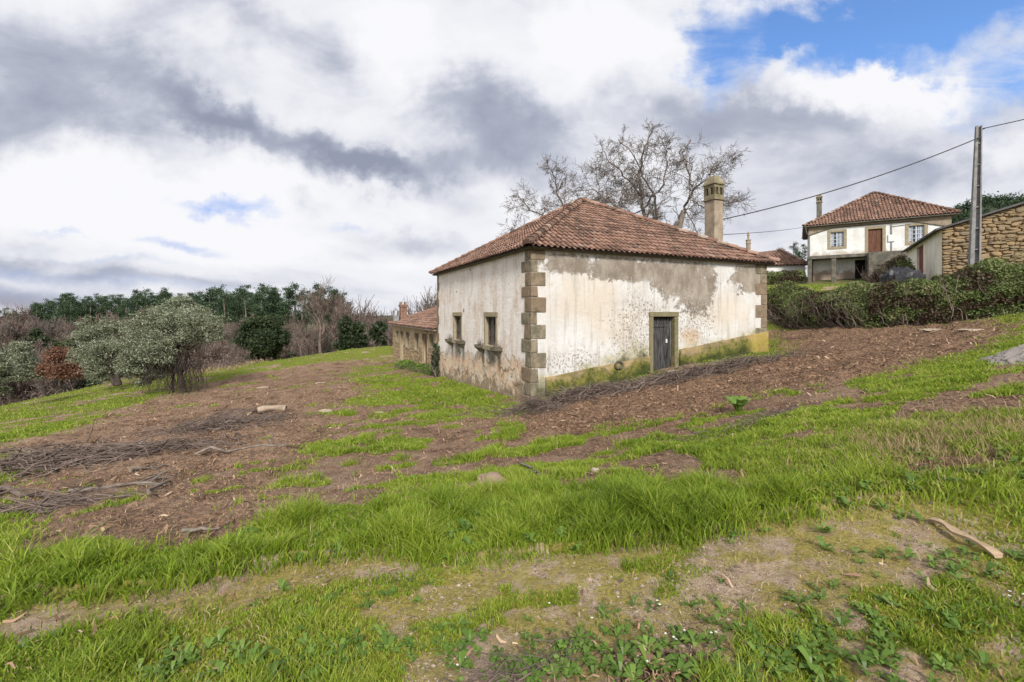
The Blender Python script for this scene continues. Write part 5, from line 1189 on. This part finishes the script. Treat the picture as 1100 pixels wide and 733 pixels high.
def bare_from(mb,p,d,L,r,lv,R,spread,up,ratio):
    n=5; P=[p]; q=p.copy(); dd=d.copy()
    for i in range(n-1):
        dd=dd+R.normal(0,.24,3)+np.array([0,0,up*.2]); dd/=np.linalg.norm(dd); q=q+dd*L/(n-1); P.append(q.copy())
    P=np.array(P); mb.tube(P,np.maximum(r*np.linspace(1,.5,n),.0085),4 if lv>2 else 3,R.rand(),cap=False)
    if lv<=0: return
    for j in range(R.randint(3,6)):
        t=1.0 if j==0 else R.uniform(.15,1); i=min(int(t*(n-1)),n-2); fr=t*(n-1)-i; b=P[i]*(1-fr)+P[i+1]*fr
        td=P[i+1]-P[i]; td/=np.linalg.norm(td); s=R.normal(0,1,3); s-=td*(s@td); s/=np.linalg.norm(s); a=spread*R.uniform(.5,1.5)*(.5 if j==0 else 1)
        nd=td*math.cos(a)+s*math.sin(a)+np.array([0,0,up]); nd/=np.linalg.norm(nd); bare_from(mb,b,nd,L*ratio*R.uniform(.7,1.2),r*.55,lv-1,R,spread,up,ratio)
def leafless(name,px,d,label,paths,lv,L,nside,r0,seed,group=None,up=.12,spread=.75):
    root=tree_at(name,px,d,None,label,'tree',group); up=.02; spread=.95; o=np.array(root.location); tr_=MB(); br=MB()
    first=True
    for k,(pth,rr) in enumerate(paths):
        pts=[at(x,y,d+dy)-o for x,y,dy in pth]
        limb(br,pts,rr*.72,rr*.2,seed+k,nside,L,lv,spread,up)
    c0_=np.array([0,0,-.4]); tp=np.mean([at(*(p[0][0][:2]),d)-o for p in paths],axis=0); tr_.tube(wig(c0_,tp,5,.01),np.linspace(r0*1.25,r0,5),9); tr_.build('trunk',M['bark'],root,smooth=True); br.build('branches',M['planetwig'],root)
    return root
dT=31
leafless('plane_tree',700,dT,'tallest bare spreading tree behind the farmhouse roof',[
   ([(697,262,0),(694,240,0),(690,215,.5),(686,190,.3),(690,165,0),(700,142,0)],.22),([(697,262,0),(706,232,1),(702,212,1),(694,196,1.5),(684,170,2),(664,150,2.4)],.15),
   ([(690,215,.5),(676,195,-.5),(664,183,-1),(650,165,-1)],.11),([(690,225,0),(712,200,-1),(718,175,-1.5),(712,155,-1.5)],.10),([(692,235,0),(660,222,-1.5),(640,205,-2),(622,200,-2)],.10)],3,1.4,18,.24,5)
leafless('plane_tree',712,dT+2,'bare tree leaning right behind the farmhouse, branches reaching past the tall chimney',[
   ([(716,262,0),(724,242,0),(738,222,.3),(744,205,0),(740,185,0),(732,165,0),(742,150,0)],.17),([(744,205,0),(758,192,-1),(770,182,-1),(782,176,-1)],.08),([(742,215,0),(758,225,1),(772,215,1),(786,222,1)],.06),([(736,225,0),(748,246,1),(752,262,1),(756,270,1)],.05)],3,1.25,17,.2,25)
leafless('plane_tree',612,dT+1,'lower wide bare tree behind the left slope of the farmhouse roof',[
   ([(625,262,0),(612,235,0),(600,210,0),(596,192,0),(592,180,0)],.15),([(622,258,0),(595,238,-1),(570,226,-1),(556,210,-1)],.11),([(618,250,0),(585,250,1),(562,252,1),(550,245,1)],.08),([(625,258,0),(640,230,1),(645,205,1),(638,185,1)],.11),([(628,255,0),(655,235,-1),(668,215,-1),(672,198,-1)],.09)],3,1.3,17,.2,45)
leafless('bare_tree',1122,34,'bare twigs of a tree showing above the barn at the right edge',[([(1125,240,0),(1118,225,0),(1112,212,0),(1104,204,0)],.08),([(1122,232,0),(1108,222,.5),(1100,217,1)],.04)],2,.9,5,.14,65)

def crown(mb,lobes,n,size,aspect=.4,seed=0,clumps=26,spread=.22,droop=0.,flat=0.):
    """lobes: (x,y,z,r[,squash]); leaves gathered in small sprays near the surface of every lobe"""
    R=np.random.RandomState(seed); vol=sum(l[3]**2 for l in lobes)
    for l in lobes:
        x,y,z,r=l[:4]; sq=l[4] if len(l)>4 else .85; nc=max(6,int(clumps*len(lobes)*l[3]**2/vol)); nl=int(n*l[3]**2/vol/nc)
        d=R.normal(0,1,(nc,3)); d/=np.linalg.norm(d,axis=1)[:,None]; rr=r*(R.rand(nc)**.33)*R.uniform(.75,1.12,nc)
        C=np.array([x,y,z])+d*rr[:,None]*np.array([1,1,sq])
        for c in C:
            s=r*spread*R.uniform(.6,1.4); P=c+R.normal(0,1,(nl,3))*np.array([s,s,s*.65]); b=np.clip(.5+R.normal(0,.18),0,.95)
            leafquads(mb,P,size,aspect,droop,np.clip(b+RS.normal(0,.2,nl),0,1),flat)
def pxl(o,d,l): # lobes given in picture measures of the tree itself -> metres round its base
    s=d/F_; return [((x-CX)*s*1.0-o[0]+ (dy*(x-CX)/F_),dy,(HY-y)*s-o[2],r*s,q) for x,y,dy,r,q in l]
def skel(root,o,d,lobes,stem,r,mat='oliveb',seed=3,nm='trunk'):
    t=MB(); 
    for k,pts in enumerate(stem): P=np.array([at(x,y,d+dy)-o for x,y,dy in pts]); t.tube(np.array([np.interp(np.linspace(0,len(P)-1,9),range(len(P)),P[:,i]) for i in range(3)]).T+RS.normal(0,.02,(9,3)),np.linspace(r*(1 if k==0 else .6),r*.3,9),8)
    top=np.array(at(stem[0][-1][0],stem[0][-1][1],d+stem[0][-1][2]))-o
    for l in lobes: c=np.array(l[:3]); t.tube(wig(top+RS.normal(0,.05,3),c,6,.05),np.linspace(r*.45,.02,6),5,cap=False)
    t.build(nm,M[mat],root,smooth=True)
def evergreen(name,px,d,pyb,label,lob,stem,r,n,size,mat,aspect=.4,cat='tree',seed=1,**kw):
    root=tree_at(name,px,d,pyb,label,cat); o=np.array(root.location); L=pxl(o,d,lob); L=[(a,b,c,e,q) for a,b,c,e,q in L]
    skel(root,o,d,L,stem,r,'oliveb'); mb=MB(); crown(mb,L,n,size,aspect,seed,**kw); mb.build('crown',M[mat],root); return root
dO=22.9
ol=evergreen('olive_tree',190,dO,None,'large grey green olive tree with a dark leaning trunk, nearest of the olive trees',
  [(150,362,0,20,.9),(140,385,-.5,15,1),(165,345,.4,18,.8),(188,338,0,20,.8),(195,326,.6,12,.8),(212,348,-.3,20,.9),(226,362,0,13,.8),(170,372,-.8,20,.9),(200,366,.9,18,.8),(152,404,0,13,.9),(176,398,.4,14,1),(183,356,1.4,18,.8),(215,342,.9,12,.8),(232,352,0,7,.8)],
  [[(197,424,0),(194,408,0),(190,392,0),(188,378,0)],[(184,424,.3),(186,408,.3),(190,392,.2)],[(193,408,0),(199,390,.3),(203,372,.2)]],.17,46000,.13,'olive',.26,clumps=34,spread=.2)
mb=MB()
for i in range(210):   # hanging suckers and dead creeper under the crown
    x=RS.uniform(155,218); y0=RS.uniform(372,392); P0=at(x,y0,dO+RS.uniform(-.8,.8))-np.array(ol.location); P1=np.array([P0[0]+RS.normal(0,.25),P0[1]+RS.normal(0,.3),RS.uniform(-.1,.5)]); mb.tube(wig(P0,P1,6,.06),np.linspace(.012,.006,6),3,RS.rand(),cap=False)
mb.build('hanging_twigs',M['oliveb'],ol)
evergreen('olive_tree',118,25.5,None,'second grey green olive tree, just behind and left of the largest',
  [(95,360,0,14,.9),(88,380,.3,11,1),(112,358,.5,14,.9),(104,378,-.5,16,1),(122,375,.3,15,1),(100,398,0,12,.9),(118,400,.4,13,.9),(92,345,0,8,.8),(128,350,.6,9,.8)],
  [[(127,414,0),(126,402,0),(122,390,0)],[(124,414,0),(118,402,0),(112,388,0)]],.17,21000,.13,'olive',.26,seed=2,clumps=30,spread=.2)
evergreen('olive_tree',-4,20.5,None,'olive foliage cut off by the left edge of the view',[(-6,395,0,14,1),(-14,380,0,16,1),(4,405,.2,8,1),(-10,415,0,12,.8)],[[(-6,432,0),(-8,412,0),(-9,400,0)]],.14,11000,.12,'olive',.28,seed=3,clumps=30)
evergreen('olive_tree',22,31,None,'dark grey green olive bush between the left edge and the russet oak',[(18,385,0,13,.9),(30,390,.4,11,.9),(10,398,0,10,.9),(24,400,-.4,11,.9),(22,373,0,9,.8),(34,402,0,8,.8)],[[(22,416,0),(21,402,0),(20,390,0)]],.13,12000,.14,'olive',.35,seed=4,clumps=28)
evergreen('russet_oak',65,30.5,None,'small oak with rust coloured dead leaves beside the second olive tree',[(62,382,0,10,.9),(52,394,.2,9,.9),(76,396,0,9,.9),(66,398,-.4,11,.8),(82,402,0,6,.8),(46,400,0,5,.8)],[[(66,413,0),(66,402,0),(65,390,0)]],.09,6500,.14,'russet',.6,seed=5,clumps=30,spread=.2)
evergreen('holm_oak',282,38,None,'round dark evergreen oak at the far edge of the meadow',[(270,352,0,13,.9),(290,350,.5,14,.85),(264,366,.4,11,.9),(284,366,-.8,15,.9),(301,364,0,11,.9),(276,378,0,10,.8),(295,377,.3,9,.8),(280,346,.8,9,.7)],[[(283,392,0),(283,380,0),(282,368,0)]],.2,20000,.2,'ever',.5,seed=6,clumps=34,spread=.2)
evergreen('holm_oak',376,44,None,'narrow dark evergreen oak among the bare trees, nearer the outbuilding',[(372,350,0,10,1),(384,354,0,9,1),(376,364,0,11,1),(388,366,0,7,1),(368,372,0,8,.9)],[[(376,384,0),(376,372,0),(376,360,0)]],.16,7000,.24,'ever',.5,seed=7,clumps=30)
evergreen('holm_oak',420,52,None,'small dark evergreen tree just left of the outbuilding chimneys',[(408,352,0,7,1),(402,360,0,7,1),(412,365,0,6,1)],[[(408,378,0),(408,370,0),(408,360,0)]],.12,3000,.26,'ever',.5,seed=8,clumps=26)

def copse_proto(name,seed,h,label,cat,lv,spread,mat='twigred',group=None,up=.18):
    root=empty(name,(0,0,0),0,label,cat,group); t=MB(); R=np.random.RandomState(seed); 
    ns=1 if h>6 else 3; 
    for k in range(ns):
        sub=MB(); bare(sub,h*R.uniform(.8,1.05),(R.normal(0,.18)*(ns>1),R.normal(0,.18)*(ns>1)),seed*10+k,lv,h*.014,(3,4),spread,up,.13,.2,.016,5,ratio=.72)
        t.V+=sub.V; t.L+=[l+t.n for l in sub.L]; t.C+=sub.C; t.T+=sub.T; t.n+=sub.n
    o=t.build('branches',M[mat],root); kid(root,o); return root
def place(proto,px,d,s=1,zs=1,sink=0,first=False,label=None):
    r=proto if first else copy_tree(proto); X=(px-CX)/F_*d; z=gz1(X,d); r.location=(X,d,z-sink); r.scale=(s,s,s*zs); r.rotation_euler=(0,0,RS.uniform(0,6.28))
    if label: r['label']=label
    return r
# tall bare oaks one can single out
for i,(px,d,h,lb) in enumerate(((345,43,8.6,'large bare spreading oak rising above the wood edge'),(325,47,6.2,'bare tree just left of the large spreading oak at the wood edge'),(405,60,8.5,'bare tree above the dark evergreen left of the outbuilding'),(448,62,10.,'bare tree standing behind the outbuilding chimneys'),(462,66,11.,'bare tree between outbuilding roof and farmhouse wall'))):
    root=empty('bare_oak',(0,0,0),0,lb,'tree'); t=MB(); bare(t,h,(0,0),200+i,5,h*.022,(3,4),.62,.16,.13,.15,.014,7,ratio=.70); t.build('branches',M['twig'],root)
    X=(px-CX)/F_*d; root.location=(X,d,gz1(X,d))
# winter scrub wood behind the meadow
gW='leafless trees of the brown wood'
pr=[copse_proto('leafless_tree',31+i,(5.2,4.2,6.6,4.8)[i],'leafless brown tree in the wood beyond the meadow','tree',4,(.65,.75,.6,.7)[i],('twigred','planetwig','twig','twigred')[i],gW) for i in range(4)]
used=[False]*4; cnt=0
for row,(d,n) in enumerate(((40,20),(47,28),(56,34),(68,36),(84,34))):
    for k in range(n):
        dd=d*RS.uniform(.93,1.08); lim=485 if d>46 else 235; px=-60+ (lim+60)*(k+RS.rand())/n
        X=(px-CX)/F_*dd
        if in_build(np.array([X]),np.array([dd]),2)[0]: continue
        i=RS.randint(4); place(pr[i],px,dd,RS.uniform(.75,1.25)*(1 if d<60 else 1.15)*(1.55 if (px>365 and d>50) else 1),RS.uniform(.85,1.1),0,first=not used[i]); used[i]=True; cnt+=1
# scattered evergreen shrubs among the bare trees
gE='evergreen shrubs in the brown wood'; es=empty('evergreen_shrub',(0,0,0),0,'small dark evergreen shrub among the leafless trees of the brown wood','shrub',gE)
mb=MB(); crown(mb,[(0,0,1.5,.9,.9),(.5,.2,2.2,.7,.8),(-.5,.1,2.0,.75,.8),(.1,-.3,2.9,.6,.8),(-.2,.3,1.0,.9,.7)],3800,.24,.5,77,clumps=24,spread=.24); k_=mb.build('foliage',M['ever'],es); kid(es,k_)
k_=MB().tube([(0,0,-.3),(.05,0,1.2),(0,0,2.4)],[.10,.07,.03],6).build('trunk',M['oliveb'],es); kid(es,k_)
for i_ in range(34):
    d_=RS.uniform(37,66); px_=RS.uniform(-40,440) if d_>46 else RS.uniform(-40,235)
    if in_build(np.array([(px_-CX)/F_*d_]),np.array([d_]),2)[0]: continue
    place(es,px_,d_,RS.uniform(.7,1.5),RS.uniform(.8,1.3),0,first=(i_==0))
# brown undergrowth under it
def undergrowth():
    mb=MB(); n=26000; px=RS.uniform(-80,440,n); d=RS.uniform(31,62,n); edge=np.interp(px,[-80,100,200,250,300,360,440],[37,34,31,32,41,45,58]); d=edge+RS.rand(n)**1.5*26
    X=(px-CX)/F_*d; k=~in_build(X,d,1.0); X,d=X[k],d[k]; z=gzf(X,d); m=len(X); cl=fbm(X*.4,d*.4,44,3); h=(.35+1.5*sstep(.35,.7,cl))
    c=np.c_[X,d,z+RS.rand(m)**1.3*h]; leafquads(mb,c,.42,.09,-1.1)
    tag(mb.build('undergrowth',M['twigred']),kind='stuff')
    mb=MB(); n=5000; px=RS.uniform(-60,430,n); edge=np.interp(px,[-80,100,200,250,300,360,440],[36,33,30.5,31,40,44,57]); d=edge+RS.normal(0,.8,n); X=(px-CX)/F_*d; z=gzf(X,d); leafquads(mb,np.c_[X,d,z+RS.rand(n)*.3],.22,.12,-1.2); tag(mb.build('tall_dry_grass',M['drygrass']),kind='stuff')
undergrowth()
# pines on the ridge
gP='pines on the far ridge'
def pine_proto(seed,label,gp,h=9.):
    R=np.random.RandomState(seed); root=empty('pine_tree',(0,0,0),0,label,'tree',gp); t=MB().tube([(0,0,-.5),(R.normal(0,.1),R.normal(0,.1),h*.5),(R.normal(0,.2),R.normal(0,.2),h*.93)],[.17,.13,.04],6); k=t.build('trunk',M['bark'],root); kid(root,k)
    mb=MB(); L=[]; nl=11
    for i in range(nl):
        f=i/(nl-1); z=h*(.38+.58*f); rad=h*.24*(1-.72*f)*R.uniform(.7,1.2); a=R.uniform(0,6.28); L.append((math.cos(a)*rad*.8,math.sin(a)*rad*.8,z,h*.115*(1.15-.45*f),.55))
    crown(mb,L,2600,.36,.30,seed,clumps=9,spread=.34); k=mb.build('crown',M['pine'],root); kid(root,k); return root
pp_=[pine_proto(51+i,'dark green pine on the wooded ridge beyond the meadow',gP,(9,8,10)[i]) for i in range(3)]; up3=[False]*3
tops=lambda px: np.interp(px,[-80,0,30,60,120,175,230,260,300,330,400,470],[336,331,331,319,314,312,311,308,306,306,314,318])
for row,(d,n) in enumerate(((92,40),(108,44),(126,44))):
    for k in range(n):
        px=-70+(440)*(k+RS.uniform(.1,.9))/n; dd=d*RS.uniform(.96,1.05); X=(px-CX)/F_*dd; i=RS.randint(3); z=gz1(X,dd); top_=(HY-(tops(px)+RS.uniform(-4,9)))/F_*dd; s=(top_-z)/((9,8,10)[i]*1.02)
        if px>300 and RS.rand()<.35: continue
        r=pp_[i] if not up3[i] else copy_tree(pp_[i]); up3[i]=True; r.location=(X,dd,z); wv=min(max(s,.5),1.9); r.scale=(wv*RS.uniform(.85,1.15),)*2+(s,); r.rotation_euler=(0,0,RS.uniform(0,6.28))
# a few behind the village
gV='pines behind the cottage'
pv=[pine_proto(61+i,('pine crown between the cottage roof and the two storey house','small pine showing above the cottage roof','third pine, against the left corner of the two storey house')[i],None,9) for i in range(3)]
for r,(px,d,ty) in zip(pv,((853,62,259.5),(841,72,265),(862,58,262))):
    X=(px-CX)/F_*d; z=gz1(X,d); s=((HY-ty)/F_*d-z)/9.3; r.location=(X,d,z); r.scale=(s*.8,s*.8,s)
# wooded hill far right
def hill():
    n=60; u=np.linspace(-1,1,n); U,Vv=np.meshgrid(u,u); cx,cy=309.,285.; rx,ry=78.,60.; rr=np.sqrt(U**2+Vv**2); Z=-12+82*np.maximum(0,np.cos(np.clip(rr,0,1)*np.pi/2))**.75*(1+.10*(fbm(U*3,Vv*3,2,3)-.5))
    X=cx+U*rx; Y=cy+Vv*ry; V=np.c_[X.ravel(),Y.ravel(),Z.ravel()]; i=np.arange(n-1)[:,None]*n; j=np.arange(n-1)[None,:]; F=np.stack([i+j,i+j+1,i+n+j+1,i+n+j],-1).reshape(-1,4)
    o=MB().add(V,F,.5).build('hill',M['hillg'],None,smooth=True); o['kind']='structure'
    mb=MB(); k=900; a=RS.uniform(0,6.28,k); q=np.sqrt(RS.rand(k))*.97; UU,VV=q*np.cos(a),q*np.sin(a); ZZ=-12+82*np.maximum(0,np.cos(q*np.pi/2))**.75
    for x,y,z in zip(cx+UU*rx,cy+VV*ry,ZZ):
        if z<18 or y>cy+25: continue
        s=RS.uniform(2.2,4.2); c=np.array([x,y,z+s*.7])+RS.normal(0,1,(70,3))*np.array([s*.45,s*.45,s*.42]); leafquads(mb,c,1.3,.55,0,np.clip(.35+RS.normal(0,.2)+RS.normal(0,.15,70),0,1))
    tag(mb.build('hill_forest',M['pine']),kind='stuff')
hill()

# ------------------------------------------------------------ hedge of brambles, bushes
def hedge(name,label,base,hts,depth,n,size,mat,seed=1,stems=400,cat='hedge'):
    """base: [(px,d)], hts: heights"""
    R=np.random.RandomState(seed); B=np.array([((p-CX)/F_*d,d) for p,d in base]); seg=np.r_[0,np.cumsum(np.linalg.norm(np.diff(B,axis=0),axis=1))]; Ltot=seg[-1]
    u=R.rand(n)*Ltot; X=np.interp(u,seg,B[:,0]); Y=np.interp(u,seg,B[:,1]); Hh=np.interp(u,seg,hts)*(.78+.44*fbm(u*.9,u*0,seed,4)); tx=np.interp(u+.05,seg,B[:,0])-X; ty=np.interp(u+.05,seg,B[:,1])-Y; l=np.hypot(tx,ty)+1e-9; nx,ny=-ty/l,tx/l
    # rounded cross section, denser at the surface
    th=R.uniform(-.15,np.pi+.1,n); th=np.where(R.rand(n)<.35,R.uniform(0,.55,n),th); rr=1-np.abs(R.normal(0,.22,n)); bulge=1+.35*(fbm(u*1.3,th*1.6,seed+5,4)-.5)
    off=-np.cos(th)*depth/2*rr*bulge+depth/2; zz=Hh*np.maximum(np.sin(th),0)**.8*rr*bulge
    x=X+nx*off; y=Y+ny*off; gz_=gzf(x,y); c=np.c_[x,y,gz_+np.maximum(zz,0)+.03]
    cl=fbm(u*1.2,zz*2.2,seed+9,3); tn=np.clip(.15+.75*sstep(.35,.65,cl)+R.normal(0,.2,n),0,1)
    z0=gz1(B[0][0],B[0][1]); root=empty(name,(B[0][0],B[0][1],z0),0,label,cat); o=np.array(root.location)
    mb=MB(); leafquads(mb,c-o,size,.6,0,tn); mb.build('foliage',M[mat],root)
    mb=MB()
    for i in range(stems):
        uu=R.rand()*Ltot; x0=np.interp(uu,seg,B[:,0]); y0=np.interp(uu,seg,B[:,1]); h=np.interp(uu,seg,hts)*R.uniform(.5,1.2); q=np.array([x0,y0,gz1(x0,y0)]); w=q+np.array([R.normal(0,.5),depth*R.rand()*.8,h]); P=wig(q-o,w-o,7,.06); P[-1]=P[-2]+np.array([R.normal(0,.12),-.1-R.rand()*.15,-.02]); mb.tube(P,np.linspace(.016,.006,7),3,R.rand(),cap=False)
    mb.build('stems',M['twig'],root); return root
hedge('bramble_hedge','long dark bramble hedge on the bank between the mulch and the hillside buildings',[(812,26.5),(860,22),(930,18.6),(1000,17.0),(1060,16.4),(1110,16),(1180,15)],[1.35,1.45,1.75,1.75,1.7,1.75,1.9],2.6,125000,.10,'bramble',3,230)
hedge('shrub_row','low clipped green shrubs in front of the cottage',[(812,43),(866,41)],[1.1,1.1],1.2,7000,.16,'bramble',5,30)
hedge('bramble_thicket','greener bramble thicket on the bank beside the stair block and red door',[(935,28),(965,26.5),(985,26)],[1.2,1.7,.9],1.6,11000,.11,'bramble',6,160,'thicket')
hedge('bramble_thicket','sprays of weeds growing at the foot of the stone barn',[(1005,22.6),(1050,21.8),(1110,20.5)],[.75,.65,1.1],1.0,12000,.10,'bramble',8,80,'thicket')
hedge('ivy_clump','dark ivy and weeds where the outbuilding meets the farmhouse',[(463,22.9),(469.5,22.0)],[1.7,1.5],.35,2600,.10,'ever',9,14,'ivy')
hedge('weed_fringe','rank weeds along the foot of the low outbuilding',[(424,28.5),(445,25),(463,22.7)],[.45,.4,.5],.5,2600,.11,'weed',10,40,'weeds')
# scrub between farm and village, right behind the farmhouse (hides nothing, stands on the slope)
# crumpled black sheet over a heap beside the barn
n=26; U,Vv=np.meshgrid(np.linspace(-1,1,n),np.linspace(-1,1,n)); hh2=np.maximum(0,1-U**2*.9-Vv**2)**.5*.75*(.6+.9*fbm(U*2.6,Vv*2.6,6,4))+.08*fbm(U*9,Vv*9,3,2)-.1
c=np.array([(970-CX)/F_*23.5,23.5]); zc=gz1(*c)+1.0
V=np.c_[(U*.8+.09*np.sin(Vv*7)).ravel(),(Vv*.5).ravel(),(hh2*.5+.5*(fbm(U*3.4+3,Vv*3.4,8,4)-.5)).ravel()]; i=np.arange(n-1)[:,None]*n; j=np.arange(n-1)[None,:]; F=np.stack([i+j,i+j+1,i+n+j+1,i+n+j],-1).reshape(-1,4)
f=MB(); f.add(V,F,.5); rim=np.r_[np.arange(n),np.arange(1,n)*n+n-1,(n-1)*n+np.arange(n-2,-1,-1),np.arange(n-2,0,-1)*n]; lo=V[rim].copy(); lo[:,2]=-1.3; m=len(rim); f.add(np.r_[V[rim],lo],[(k,k+m,(k+1)%m+m,(k+1)%m) for k in range(m)],.5)
o=f.build('black_sheet',M['tarp'],None,smooth=True); o.location=(c[0],c[1],zc); tag(o,'crumpled black plastic sheet covering a heap on the bank left of the red barn door','plastic sheet')
print('SCRUB',cnt,'objs',len(bpy.data.objects))
